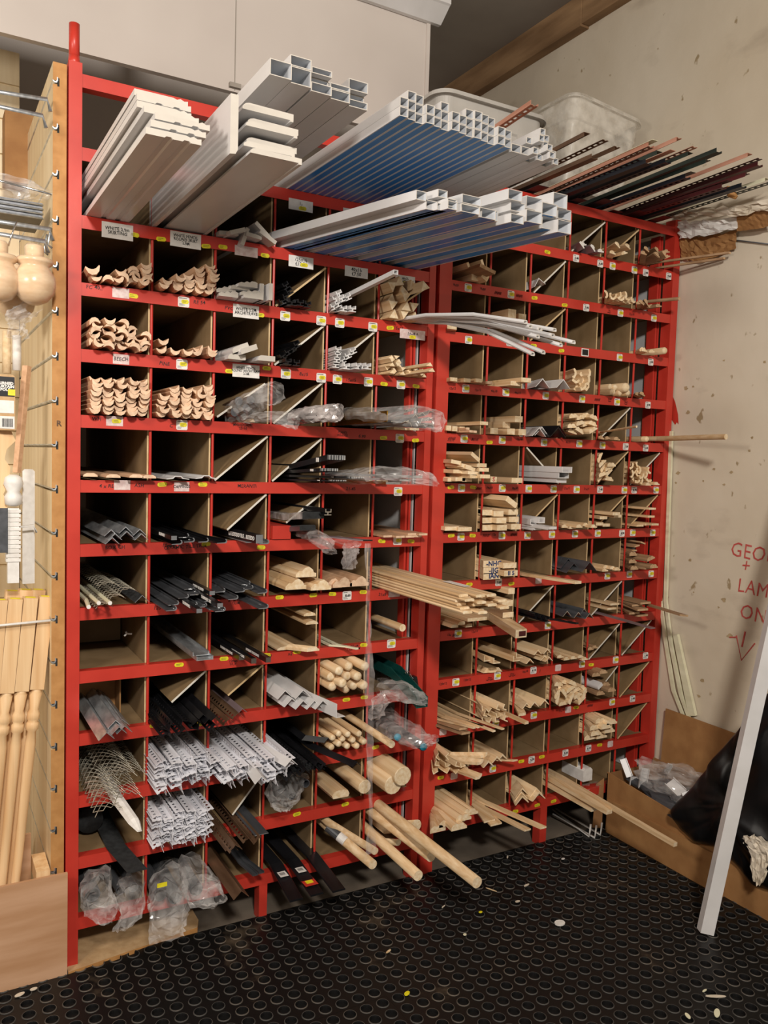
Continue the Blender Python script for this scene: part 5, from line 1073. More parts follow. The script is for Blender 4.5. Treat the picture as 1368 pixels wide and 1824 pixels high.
for o, s_ in zip(sorted(bl, key=lambda o: -o.location.z), ('-NHC', '-JIG', 'IAN')):
    mb = MB(); text_mb(mb, s_, Matrix.Translation(o.location+Vector((.008, -.001, .012))) @ Matrix.Rotation(PI/2, 4, 'X'), .026, 0, off=.0008); child('stencil', mb, ['blueink'], o)
b2 = pix(B, 8, 2, 'pine_block', rect(.062, .020), [(908, 1012, -.08), (910, 1026, -.09)], 'right-hand block', 'block', PI_)
o = min(b2, key=lambda o: o.location.z); mb = MB(); text_mb(mb, 'II 5', Matrix.Translation(o.location+Vector((0, -.001, .010))) @ Matrix.Rotation(PI/2, 4, 'X'), .022, 0, off=.0008); child('stencil', mb, ['blueink'], o)
pent(B, 8, 3, 'pine_stick', rect(.030, .010), [((1030, 1040), (935, 1020), .006)], 'pale lath reaching right over the rail', 'lath', PI_)
pix(B, 8, 4, 'corner_angle', chev(.055, .002), [(1022, 1020, -.08), (1050, 1018, -.12), (1012, 1012, -.03)], 'dark grey corner angle', 'angle', ['greymetal', 'greymetal'])
pix(B, 8, 5, 'flat_moulding', T2, [(1080, 1012, -.05), (1092, 1014, -.07), (1100, 1016, -.08), (1078, 1018, -.06)], 'low pine moulding', 'moulding', PI_)
pix(B, 8, 6, 'cover_block', OGEE, [(1130, 1015, -.08), (1127, 1003, -.08), (1160, 1000, -.12, .3), (1155, 1014, -.1), (1128, 990, -.06), (1165, 1012, -.13)], 'brown moulding', 'moulding', BR); pix(B, 8, 6, 'pine_strip', rect(.03, .006), [(1135, 975, -.03, .2), (1145, 970, -.03, -.3), (1130, 982, -.03)], 'upper brown strip', 'strip', BR)
pix(B, 9, 1, 'pine_plank', rect(.085, .012), [(850, 1106, -.10)], 'wide pale plank', 'plank', PI_); pix(B, 9, 1, 'pine_strip', pencil(.03, .012), [(822, 1113, -.08), (810, 1118, -.06), (835, 1117, -.05)], 'lower pine strip', 'strip', PI_)
pix(B, 9, 2, 'pine_block', rect(.03, .022), [(911, 1058, -.05)], 'top short block', 'block', PL); pix(B, 9, 2, 'pine_block', rect(.05, .022), [(904, 1080, -.06)], 'wide sawn block', 'block', PL); pix(B, 9, 2, 'pine_block', rect(.05, .02), [(905, 1100, -.08)], 'grey-sided planed block', 'block', ['brownwood', 'pale_end'])
o, f, d = free('pine_post', B, 9, (928, 1136), (880, 1104), .0, .0, 'square pine post with dark red end mark reaching out, second column, right rack', prof=rect(.05, .03), cat='post')
mb = MB(); mb.box(f.x-.010, f.x+.020, f.y-.0015, f.y-.0002, f.z+.006, f.z+.024); child('red_mark', mb, ['maroon'], o)
diag(B, 9, 3); pix(B, 9, 3, 'black_profile', MC, [(955, 1102, -.06), (965, 1105, -.08), (975, 1108, -.1)], 'black plastic profile', 'profile', BK)
pent(B, 9, 3, 'black_strip', rect(.014, .006), [((1028, 1112), (955, 1095), .02)], 'long flat black strip reaching right', 'strip', BK)
pix(B, 9, 4, 'chrome_angle', chev(.032, .0025), [(1010, 1098, -.06), (1030, 1100, -.07), (1050, 1102, -.09), (1040, 1094, -.05)], 'shiny chrome corner angle', 'angle', ['greymetal', 'chrome'])
diag(B, 9, 5); pent(B, 9, 5, 'mauve_strip', rect(.025, .004), [((1163, 1120), (1065, 1094), .012)], 'long grey mauve strip reaching right', 'strip', ['purple', 'purple'])
pix(B, 9, 5, 'pine_plank', rect(.05, .008), [(1090, 1086, -.06), (1095, 1078, -.06)], 'brown flat plank', 'plank', PI_)
pix(B, 9, 6, 'pine_plank', rect(.06, .008), [(1135, 1080, -.08), (1150, 1076, -.10), (1130, 1094, -.08), (1145, 1088, -.12), (1145, 1098, -.08)], 'rough flat plank', 'plank', BR)
pent(B, 9, 6, 'pine_plank', rect(.05, .007), [((1218, 1098), (1140, 1072), .04, -.15)], 'wide rough board reaching along the wall', 'plank', BR)
L2 = ell(.032, .022, .004)
pix(B, 10, 2, 'angle_moulding', L2, [(920, 1178, -.10), (868, 1178, -.06), (885, 1182, -.08), (925, 1172, -.07)], 'pale right-angle moulding', 'moulding', PI_); pent(B, 10, 2, 'angle_moulding', chev(.026, .004), [((888, 1197), (868, 1188), .003)], 'moulding lying over the rail', 'moulding', PI_)
pix(B, 10, 3, 'angle_moulding', chev(.028, .004), [(958, 1166, -.06), (975, 1164, -.06), (970, 1176, -.05), (944, 1182, -.06), (978, 1178, -.06)], 'pale angle moulding', 'moulding', PL)
pix(B, 10, 4, 'flat_moulding', T2, [(998, 1172, -.05), (1010, 1176, -.05), (1022, 1174, -.06), (1034, 1172, -.06), (1042, 1176, -.06)], 'flat pale moulding', 'moulding', PI_)
diag(B, 10, 5); diag(B, 10, 6); pix(B, 10, 5, 'flat_moulding', T2, [(1052, 1158, -.02), (1060, 1155, -.02)], 'short brown strip', 'strip', BR)
TS = rect(.012, .006)
pent(B, 11, 1, 'thin_strip', TS, [((845, 1298), (780, 1255), .03), ((853, 1297), (790, 1250), .034), ((861, 1296), (796, 1248), .038), ((880, 1304), (805, 1252), .038), ((896, 1300), (815, 1250), .04)], 'thin pale strip fanning over the rail', 'strip', PI_)
pent(B, 11, 1, 'flat_moulding', rect(.038, .008), [((830, 1308), (778, 1280), .008), ((826, 1300), (785, 1270), .02)], 'wide brown lath with label', 'lath', BR)
pile(B, 11, 2, ell(.02, .02, .004), 12, (855, 1258, 905, 1290), 'ornate pale moulding', mats=PL, roll=1.2, Y=-.08); pent(B, 11, 2, 'pine_strip', rect(.018, .01), [((938, 1290), (885, 1255), .03)], 'pine strip reaching over the rail', 'strip', PI_)
pix(B, 11, 3, 'angle_moulding', chev(.034, .005), [(938, 1262, -.07), (952, 1260, -.08), (970, 1256, -.07)], 'pale angle moulding', 'moulding', PL); pix(B, 11, 3, 'flat_moulding', rect(.035, .01), [(930, 1275, -.1)], 'flat pale strip', 'strip', PI_)
pile(B, 11, 4, OGEE, 18, (988, 1212, 1046, 1258), 'jumbled pale moulding', mats=PL, roll=1.5)
diag(B, 11, 5, frac=(.3, 1), lo=.03); pix(B, 11, 5, 'cover_moulding', OGEE, [(1062, 1205, -.05), (1075, 1200, -.05), (1070, 1238, -.06), (1090, 1232, -.07), (1080, 1222, -.03)], 'broken brown moulding', 'moulding', BR); pix(B, 11, 5, 'white_offcut', pencil(.03, .015), [(1070, 1228, -.06, .6)], 'white plastic offcut', 'offcut', WC)
diag(B, 11, 6, False)
pile(B, 12, 1, ell(.022, .018, .004), 10, (772, 1345, 835, 1382), 'small grooved moulding', mats=PL, roll=1, Y=-.06); pent(B, 12, 1, 'grooved_strip', COVE, [((852, 1388), (790, 1345), .03), ((855, 1362), (785, 1325), .05), ((862, 1350), (800, 1318), .06)], 'long grooved strip reaching over the rail', 'strip', PI_)
pix(B, 12, 2, 'corner_moulding', chev(.035, .006), [(870, 1366, -.10), (885, 1358, -.08), (895, 1354, -.07)], 'brown corner moulding', 'moulding', PI_); pent(B, 12, 2, 'flat_moulding', rect(.022, .006), [((918, 1356), (855, 1322), .03)], 'flat strip reaching over', 'strip', PI_)
pix(B, 12, 5, 'shaped_moulding', [(x*1.3, z*1.3) for x, z in OGEE], [(1050, 1318, -.06), (1062, 1310, -.08), (1072, 1315, -.06), (1060, 1300, -.08), (1080, 1298, -.1), (1090, 1290, -.10), (1070, 1288, -.08), (1086, 1305, -.08)], 'thick shaped moulding', 'moulding', PL); diag(B, 12, 6, False)
BIGM = [(x*1.5, z*1.5) for x, z in OGEE]
pix(B, 13, 1, 'large_moulding', BIGM, [(780, 1482, -.12), (796, 1472, -.12), (818, 1478, -.17), (826, 1462, -.15), (838, 1452, -.14), (815, 1466, -.12)], 'wide pine moulding', 'moulding', PI_)
pent(B, 13, 2, 'lath', rect(.028, .006), [((940, 1480), (850, 1412), .03), ((968, 1476), (860, 1400), .04)], 'long lath reaching down over the mat', 'lath', PI_); pix(B, 13, 2, 'lath', rect(.05, .006), [(872, 1464, -.14), (884, 1470, -.16)], 'short wide lath', 'lath', PI_)
pix(B, 13, 3, 'angle_moulding', chev(.048, .006), [(930, 1432, -.09), (928, 1425, -.07), (960, 1425, -.09), (955, 1418, -.07), (930, 1418, -.06)], 'large stacked angle moulding', 'moulding', PL)
free('pine_batten', B, 13, (1203, 1508), (1000, 1388), .02, .0, 'long pine batten reaching across to the cardboard box', prof=rect(.018, .014), cat='batten', backY=.8)
free('pine_batten', B, 13, (1085, 1450), (985, 1392), .03, .0, 'wide pine batten on top of the long one, fourth column', prof=rect(.03, .016), cat='batten', backY=.8)
free('pine_batten', B, 13, (1058, 1445), (982, 1402), .01, .0, 'lower short pine batten end, fourth column', prof=rect(.03, .014), cat='batten', backY=.8)
mb = MB(); p = at(1047, 1382, Y=-.01); mb.loft(chamf(.05, .055, .01), [(p.x, -.01, ZB(13)+.035), (p.x, .12, ZB(13)+.035)]); solo('white_carton', mb, ['card'], 'white plastic block on bags in the fifth column bottom compartment', 'carton', None, (p.x, -.01, ZB(13)+.035))
bag('polythene_bag', [(1050, 1402, -.02, .055, .012), (1050, 1400, .05, .06, .018), (1050, 1398, .2, .05, .018)], 'flat clear bags under the white block, fifth column, bottom row', 'bag', 31)

# ------------------------------------------------------------------ things on top of the right rack
ZT = ZB(0)+.002
def perf(name, f, b_, w, mat, label, slots=True, group=None, kind=0, edge=None, n_=None):
    """long metal section with punched slots along its visible front part; f front, b_ back"""
    f = Vector(f); b_ = Vector(b_); L = (b_-f).length; mb = MB(); t = .0012
    def bx(x0, x1, y0, y1, z0, z1): mb.box(x0, x1, y0, y1, z0, z1)
    Ls = min(L, .62)
    for (ax0, ax1) in ((-w/2, -w*.18), (w*.18, w/2)): mb.box(ax0, ax1, 0, L, 0, t)
    y = .004
    while y < Ls and slots: mb.box(-w*.18, w*.18, y, y+.010, 0, t); y += .026
    mb.box(-w*.18, w*.18, y if slots else 0, L, 0, t)
    if kind == 0: mb.box(-w/2-t, -w/2, 0, L, -.0, w*.55); mb.box(w/2, w/2+t, 0, L, 0, w*.3)
    if kind == 1: mb.box(-w/2-t, -w/2, 0, L, -w*.5, t)
    me = mb.mesh(name, [mat]); o = put(name, me, f, label, 'metal section', group)
    d = (b_-f).normalized(); o.rotation_euler = d.to_track_quat('Y', 'Z').to_euler(); return o
TB = [((952, 188), .10, 'pink', 'pale pink'), ((1046, 237), .085, 'bronze', 'brown'), ((1079, 250), .06, 'bronze', 'brown'), ((1059, 283), .015, 'bronze', 'brown'), ((1100, 262), .04, 'bronze', 'brown'), ((1167, 250), .085, 'cream', 'cream'), ((1160, 262), .07, 'pink', 'pinkish'), ((1175, 270), .05, 'darkgreen', 'dark green'), ((1140, 285), .03, 'navy', 'near-black'), ((1155, 292), .012, 'navy', 'near-black'),
      ((1210, 246), .095, 'pink', 'dusty pink'), ((1199, 268), .06, 'pink', 'short pink'), ((1190, 290), .03, 'navy', 'near-black'), ((1230, 272), .07, 'darkgreen', 'dark green'), ((1238, 262), .085, 'pink', 'pink-edged'), ((1281, 272), .08, 'darkgreen', 'dark green'), ((1262, 285), .05, 'darkgreen', 'dark green'), ((1235, 307), .035, 'darkgreen', 'dark green'), ((1225, 318), .015, 'navy', 'near-black'),
      ((1336, 274), .095, 'pink', 'long salmon pink'), ((1354, 283), .09, 'maroon', 'dark maroon'), ((1354, 296), .07, 'maroon', 'dark maroon'), ((1332, 309), .05, 'maroon', 'dark maroon'), ((1300, 322), .03, 'maroon', 'dark maroon'), ((1290, 335), .012, 'maroon', 'dark maroon'), ((1367, 318), .06, 'cream', 'long cream'), ((1372, 326), .045, 'darkgreen', 'dark slotted green'), ((1325, 334), .012, 'navy', 'near-black')]
for k, ((px, py), lf, mt, nm_) in enumerate(TB):
    f = at(px, py, Z=ZT+lf); xb = min(max(f.x, 1.30), 2.30)
    same = [q for q in range(len(TB)) if TB[q][3] == nm_]; same.sort(key=lambda q: TB[q][0][0])
    perf('metal_section', f, (xb-.0, .55, ZT+.004+lf*.55), .026, mt, '%s metal section over the right rack top%s' % (nm_+(' slotted' if k % 2 == 0 else ''), '' if len(same) == 1 else ', %s of its kind' % ordn(same.index(k), len(same))), k % 2 == 0, 'metal sections on top of the right rack', k % 3)
for k in range(9):
    x = 1.36+k*.108; perf('metal_section', (x, -.02-.03*(k % 3), ZT+.003+.009*(k % 2)), (x, .6, ZT+.003+.009*(k % 2)), .05, ('navy', 'darkgreen', 'navy', 'darkgreen', 'navy', 'navy', 'maroon', 'maroon', 'maroon')[k], 'dark metal section end lying flat on the top rail, %s of nine' % ordn(k, 9), False, 'dark flat sections on the top rail', 2)
def tub(name, x0, x1, y0, y1, z0, h, mat, label, tilt=None, rim=.018, ribs=True, inset=.03):
    mb = MB(); n = 8; r = .05
    def ring(ins, z):
        pts = []
        for cx, cy, a0 in ((x1-r, y1-r, 0), (x0+r, y1-r, PI/2), (x0+r, y0+r, PI), (x1-r, y0+r, 3*PI/2)):
            for k in range(n+1):
                a = a0+k*PI/2/n; pts.append((cx+(r-ins)*math.cos(a), cy+(r-ins)*math.sin(a), z))
        return pts
    lv = [(inset+.006, z0), (inset, z0+.01), (.010, z0+h*.72), (.004, z0+h*.74), (.002, z0+h-.012), (-rim, z0+h-.010), (-rim-.004, z0+h-.016), (-rim, z0+h), (.004, z0+h), (.006, z0+h-.02), (inset+.004, z0+.014)]
    m_ = 4*(n+1)
    for ins, z in lv: mb.v += ring(ins, z)
    for k in range(len(lv)-1):
        for i in range(m_): mb.f.append([k*m_+i, k*m_+(i+1) % m_, (k+1)*m_+(i+1) % m_, (k+1)*m_+i]); mb.m.append(0)
    mb.f.append(list(range(m_))); mb.m.append(0); mb.f.append([(len(lv)-1)*m_+i for i in reversed(range(m_))]); mb.m.append(0)
    if tilt is not None:
        c = Vector(((x0+x1)/2, (y0+y1)/2, z0)); mb.v = [tuple(tilt @ (Vector(v)-c)+c) for v in mb.v]
    root = solo(name, mb, [mat], label, 'storage tub', None, ((x0+x1)/2, (y0+y1)/2, z0))
    if ribs:
        for x in (x0+.12, x0+.19, (x0+x1)/2+.02, x1-.12):
            mb = MB(); mb.loft([(-.012, 0), (.012, 0), (.016, h*.98), (-.016, h*.98)], [(x, y0+.003, z0), (x, y0+.03, z0)]); child('rib', mb, [mat], root)
    return root
tub('storage_tub', 1.25, 1.74, .12, .50, ZT+.005, .34, 'plastic_grey', 'grey plastic storage tub with curved rim behind the blue-filmed trunking')
Rt = Matrix.Rotation(.10, 4, 'Y')
tub('storage_tub', 1.88, 2.27, .16, .60, ZT+.13, .36, 'frost', 'translucent storage tub tilted against the wall above the metal sections', Rt, rim=.012, ribs=False)

# packaging draped over the right end of the top shelf, and strips on the wall
def sheet(name, grid_, mat, label, cat, group=None, thick=.0015, jit=.006, seed=1, sub=6):
    """crumpled sheet through a coarse grid of points (rows of Vectors)"""
    rg = random.Random(seed); R_ = len(grid_)-1; C_ = len(grid_[0])-1; nu, nv = C_*sub, R_*sub; mb = MB()
    for j in range(nv+1):
        for i in range(nu+1):
            a, b = min(j//sub, R_-1), min(i//sub, C_-1); u_, v = i/sub-b, j/sub-a
            p = (grid_[a][b]*(1-u_)+grid_[a][b+1]*u_)*(1-v)+(grid_[a+1][b]*(1-u_)+grid_[a+1][b+1]*u_)*v
            mb.v.append(tuple(p+Vector((rg.uniform(-1, 1), rg.uniform(-1, 1), rg.uniform(-1, 1)))*jit))
    for j in range(nv):
        for i in range(nu): mb.f.append([j*(nu+1)+i, j*(nu+1)+i+1, (j+1)*(nu+1)+i+1, (j+1)*(nu+1)+i]); mb.m.append(0)
    o = solo(name, mb, [mat], label, cat, group, tuple(grid_[0][0])); md = o.modifiers.new('thickness', 'SOLIDIFY'); md.thickness = thick; return o
AX = lambda px, py, X: at(px, py, X=X)
sheet('paper_wrapping', [[AX(1180, 376, 2.32), AX(1240, 372, 2.30), AX(1310, 368, 2.30), AX(1372, 352, 2.31)], [AX(1200, 392, 2.33), AX(1250, 388, 2.31), AX(1312, 384, 2.31), AX(1372, 374, 2.32)]], 'fabric', 'crumpled pale paper wrapping spilling over the rack corner by the wall', 'paper', jit=.007, seed=4)
sheet('plastic_sheet', [[AX(1208, 396, 2.35), AX(1255, 392, 2.34), AX(1316, 384, 2.34)], [AX(1210, 425, 2.36), AX(1255, 420, 2.35), AX(1314, 408, 2.35)]], 'card', 'white crinkled plastic sheet below the paper wrapping at the rack corner', 'sheet', jit=.006, seed=5)
sheet('brown_paper', [[AX(1211, 424, 2.375), AX(1255, 422, 2.375), AX(1314, 410, 2.375)], [AX(1214, 462, 2.385), AX(1250, 466, 2.385), AX(1310, 444, 2.385)]], 'carton', 'torn brown paper hanging on the wall below the white sheet', 'paper', jit=.004, seed=6, sub=9)
sheet('cardboard_strip', [[AX(1312, 380, 2.33), AX(1345, 374, 2.33), AX(1375, 366, 2.33)], [AX(1312, 412, 2.36), AX(1345, 408, 2.36), AX(1375, 402, 2.36)]], 'carton', 'pale brown cardboard strip at the upper right edge of the photo', 'cardboard', jit=.002, seed=8)
q = [AX(1228, 398, 2.385), AX(1262, 418, 2.388), AX(1312, 428, 2.392), AX(1380, 436, 2.392)]
mb = MB(); mb.tube([tuple(v) for v in q], .0025, 6); solo('cable', mb, ['greymetal'], 'thin dark cable running along the wall under the hanging paper', 'cable', None, tuple(q[0]), True)
q = [AX(1296, 335, 2.30), AX(1303, 346, 2.29), AX(1312, 352, 2.30)]; mb = MB(); mb.tube([tuple(q[0]), tuple(q[1]), tuple(q[2])], .012, 6, rs=[.010, .016, .008]); solo('tape_knot', mb, ['mdfedge'], 'scrunched yellow tape knot tied round the thin strips', 'tape')
for k, (pts, nm_) in enumerate([([(1188, 770), (1183, 850), (1180, 960), (1176, 1060), (1186, 1140), (1200, 1230), (1218, 1275)], 'left'), ([(1196, 768), (1193, 860), (1189, 980), (1186, 1070), (1196, 1150), (1214, 1240), (1232, 1290)], 'right')]):
    q = [AX(a, b, 2.389-.004*k) for a, b in pts]; mb = MB(); w_ = .008
    for i in range(len(q)-1):
        a, b = q[i], q[i+1]; mb.add([(a.x-.006, a.y-w_, a.z), (a.x-.006, a.y+w_, a.z), (b.x-.006, b.y+w_, b.z), (b.x-.006, b.y-w_, b.z), (a.x+.004, a.y-w_, a.z), (a.x+.004, a.y+w_, a.z), (b.x+.004, b.y+w_, b.z), (b.x+.004, b.y-w_, b.z)], [(0, 3, 2, 1), (4, 5, 6, 7), (0, 4, 7, 3), (1, 2, 6, 5), (0, 1, 5, 4), (3, 7, 6, 2)])
    solo('bendy_strip', mb, ['cream'], 'old off-white bent strip hanging down the wall, %s of the two' % nm_, 'strip', 'bent strips against the right wall', tuple(q[-1]))
mb = MB(); q = [AX(1198, 1130, 2.382), AX(1226, 1275, 2.379), AX(1238, 1275, 2.379), AX(1206, 1130, 2.382)]
o_ = MB(); o_.add([tuple(v) for v in q]+[(v.x+.015, v.y, v.z) for v in q], [(0, 1, 2, 3), (7, 6, 5, 4), (0, 4, 5, 1), (1, 5, 6, 2), (2, 6, 7, 3), (3, 7, 4, 0)]); solo('pale_board', o_, ['cream'], 'grey board strip leaning on the wall behind the cardboard box', 'board', None, tuple(q[1]))

# ------------------------------------------------------------------ cardboard box, bin bag, leaning post
bx0, bx1, by0, by1 = 2.085, 2.375, -1.15, -.03
hb = AX(1075, 1372, bx0).z; hr = AX(1240, 1462, bx0).z
root = empty('cardboard_box', ((bx0+bx1)/2, (by0+by1)/2, 0), 'large brown cardboard box with raised flap on the floor by the right wall', 'box')
mb = MB(); t = .005; nn = 12
for i in range(nn):
    a, b = i/nn, (i+1)/nn; ya, yb = by1+(by0-by1)*a, by1+(by0-by1)*b
    za = hb+(hr-hb)*min(1, a*2.2)-.02*math.sin(a*PI); zb_ = hb+(hr-hb)*min(1, b*2.2)-.02*math.sin(b*PI); bo = .0+.02*math.sin(a*PI)*0
    mb.add([(bx0, ya, .0), (bx0, yb, .0), (bx0, yb, zb_), (bx0, ya, za), (bx0+t, ya, .0), (bx0+t, yb, .0), (bx0+t, yb, zb_), (bx0+t, ya, za)], [(0, 1, 2, 3), (7, 6, 5, 4), (3, 2, 6, 7)])
child('front_panel', mb, ['carton'], root)
mb = MB(); mb.box(bx0, bx1, by1-.005, by1, 0, hb-.005); child('end_panel', mb, ['cartondark'], root)
mb = MB(); mb.box(bx1-.021, bx1-.016, by0, by1, 0, hb+.02); child('wall_panel', mb, ['cartondark'], root)
mb = MB(); mb.box(bx0+.006, bx1-.006, by0, by1-.006, .001, .006); child('base_panel', mb, ['cartondark'], root)
fz = AX(1186, 1262, 2.372).z; fl = AX(1186, 1262, 2.372)
mb = MB(); mb.add([(2.358, fl.y, hb+.02), (2.358, -.95, hb+.02), (2.371, -.95, AX(1320, 1310, 2.385).z), (2.371, fl.y, fz), (2.364, fl.y, hb+.02), (2.364, -.95, hb+.02), (2.377, -.95, AX(1320, 1310, 2.385).z), (2.377, fl.y, fz)], [(0, 1, 2, 3), (7, 6, 5, 4), (0, 3, 7, 4), (3, 2, 6, 7)]); child('flap', mb, ['carton'], root)
mb = MB(); mb.box(bx0-.012, bx0-.002, -.62, -.05, .0, .14); solo('cardboard_sheet', mb, ['carton'], 'flattened cardboard standing against the front of the big box', 'cardboard', None, (bx0-.007, -.3, 0))
mb = MB(); mb.add([(2.05, .005, 0), (2.085, -.015, 0), (2.085, -.015, hb-.03), (2.06, .005, hb-.06), (2.055, .01, 0), (2.09, -.01, 0), (2.09, -.01, hb-.03), (2.065, .01, hb-.06)], [(0, 1, 2, 3), (7, 6, 5, 4), (0, 3, 7, 4), (1, 5, 6, 2), (3, 2, 6, 7)]); solo('cardboard_sheet', mb, ['cartondark'], 'folded cardboard edge between the box and the right rack', 'cardboard', None, (2.06, 0, 0))
for k, (px, py, X, w_, h_, ro, nm_) in enumerate([(1115, 1368, 2.16, .028, .075, -.6, 'tall one near the rack'), (1128, 1390, 2.18, .03, .035, .1, 'short upright one'), (1146, 1385, 2.17, .032, .085, .15, 'tall upright one'), (1204, 1404, 2.16, .045, .07, -1.2, 'one lying near the bin bag'), (1190, 1366, 2.30, .02, .04, .5, 'small one at the back'), (1226, 1425, 2.14, .03, .06, -.7, 'one half under the bin bag')]):
    p = AX(px, py, X); T = Matrix.Translation(p) @ Matrix.Rotation(ro, 4, 'X') @ Matrix.Rotation(.3, 4, 'Z'); mb = MB(); v0 = len(mb.v)
    mb.loft(chan(w_, .014, .0025), [(0, -h_/2, 0), (0, h_/2, 0)]); T2_ = T @ Matrix.Rotation(PI/2, 4, 'X') @ Matrix.Rotation(-.9, 4, 'Y')
    mb.v = [tuple(T2_ @ Vector(v)) for v in mb.v]; solo('white_fitting', mb, ['white'], 'white plastic fitting in the cardboard box, %s' % nm_, 'fitting', 'white fittings in the cardboard box', tuple(p))
def blob(name, c, rx, ry, rz, mat, label, cat, seed, amp=.18, n=3, smooth=False, pull=()):
    import mathutils.noise as mn
    import bmesh
    bm = bmesh.new(); bmesh.ops.create_icosphere(bm, subdivisions=n+1, radius=1)
    for v in bm.verts:
        d = v.co.normalized(); q = 1+amp*(mn.noise(d*1.7+Vector((seed, 0, 0)))+.5*mn.noise(d*4.5+Vector((0, seed, 0)))+.28*abs(mn.noise(d*11)))
        v.co = Vector((d.x*rx, d.y*ry, d.z*rz))*q
        for (pd, amt, pw) in pull:
            pdv = Vector(pd).normalized(); s_ = max(0, d.dot(pdv))**pw; v.co += pdv*amt*s_
    me = bpy.data.meshes.new(name); bm.to_mesh(me); bm.free(); me.materials.append(M[mat])
    for p in me.polygons: p.use_smooth = smooth
    return put(name, me, c, label, cat)
blob('polythene_bag', (2.23, -.28, .27), .10, .17, .055, 'bag', 'clear crumpled bags filling the cardboard box', 'bag', 2, .5)
blob('polythene_bag', (2.27, -.56, .33), .09, .14, .08, 'bag', 'grey clear bag with hang tag at the back of the cardboard box', 'bag', 5, .4)
blob('polythene_bag', (2.20, -.42, .2), .10, .3, .06, 'greymetal', 'dark packed fittings under the clear bags in the box', 'bag', 8, .4)
bb = at(1330, 1400, X=2.10)
# bin bag as a crumpled hull
def hull(name, X0, outline, depth, mat, label, cat, seed=0, bulge=.1, N=14):
    """bulging closed body whose side towards the room has the given outline (photo pixels on plane X0)"""
    import mathutils.noise as mn
    pts = [at(a, b, X=X0) for a, b in outline]; c = sum(pts, Vector())/len(pts); m_ = len(pts); sub = 5; ring = []
    for i in range(m_):
        for k in range(sub): ring.append(pts[i].lerp(pts[(i+1) % m_], k/sub))
    M_ = len(ring); mb = MB(); K = 7
    for side in (-1, 1):
        for k in range(K):
            t = (k+1)/K if side < 0 else 1-k/K
            if side > 0 and k == 0: continue
            for p in ring:
                q = c.lerp(p, t); r_ = math.sqrt(max(0, 1-t*t)); q2 = q.copy()
                cr = mn.noise(Vector((q.y*9+seed, q.z*9, side)))*.05+abs(mn.noise(Vector((q.y*22, q.z*7+q.y*9, seed))))*.05
                q2.x += side*(-1)*(-1)*r_*(bulge if side < 0 else depth)+(cr if t < .99 else 0)*(1 if side > 0 else -1)*-1*-1
                mb.v.append(tuple(q2))
    rows_ = 2*K-1
    for k in range(rows_-1):
        for i in range(M_): mb.f.append([k*M_+i, k*M_+(i+1) % M_, (k+1)*M_+(i+1) % M_, (k+1)*M_+i]); mb.m.append(0)
    a = len(mb.v); mb.v.append((c.x-bulge, c.y, c.z)); mb.v.append((c.x+depth, c.y, c.z))
    for i in range(M_): mb.f.append([a, (i+1) % M_, i]); mb.m.append(0); mb.f.append([a+1, (rows_-1)*M_+i, (rows_-1)*M_+(i+1) % M_]); mb.m.append(0)
    o = solo(name, mb, [mat], label, cat, None, (c.x, c.y, c.z)); 
    for p in o.data.polygons: p.use_smooth = True
    md = o.modifiers.new('s', 'SUBSURF'); md.levels = 1; md.render_levels = 1
    return o
hull('bin_bag', 2.075, [(1192, 1443), (1215, 1415), (1250, 1375), (1290, 1325), (1322, 1288), (1370, 1220), (1470, 1180), (1500, 1400), (1480, 1560), (1400, 1600), (1345, 1590), (1310, 1545), (1275, 1512), (1235, 1505), (1205, 1480)], .25, 'binbag', 'large black bin bag slumped over the end of the cardboard box', 'bin bag', 3, .05)
sheet('torn_paper', [[AX(1318, 1492, 2.0), AX(1345, 1486, 2.0), AX(1376, 1500, 2.0)], [AX(1336, 1520, 2.0), AX(1352, 1522, 2.0), AX(1376, 1520, 2.0)], [AX(1340, 1560, 2.0), AX(1348, 1580, 2.0), AX(1358, 1570, 2.0)]], 'fabric', 'torn white paper scraps stuck to the black bin bag', 'paper', jit=.006, seed=12)
# leaning post
b0 = at(1256, 1662, Z=.0); tp = AX(1368, 1150, 2.03)
ax_ = (tp-b0); ax_.normalize(); top_ = b0+ax_*((2.33-b0.x)/ax_.x)*1.0
if (top_-b0).length > 3.2: top_ = b0+ax_*3.2
xx = Vector((.86, -.5, 0)); xx = (xx-ax_*xx.dot(ax_)).normalized(); yy = ax_.cross(xx)
pr = [(-.022, -.017), (.022, -.017), (.022, .006), (.015, .006), (.015, .017), (-.022, .017)]
mb = MB(); n = len(pr); mb.v = [tuple(b0+xx*x+yy*z+Vector((0, 0, .022 if 0 else .004))) for x, z in pr]+[tuple(top_+xx*x+yy*z) for x, z in pr]
mb.f = [[i, (i+1) % n, n+(i+1) % n, n+i] for i in range(n)]+[list(range(n)), [n+i for i in reversed(range(n))]]; mb.m = [0]*(n+2)
solo('leaning_post', mb, ['white'], 'long white stepped post leaning against the right wall, foot on the rubber mat', 'post', None, tuple(b0))

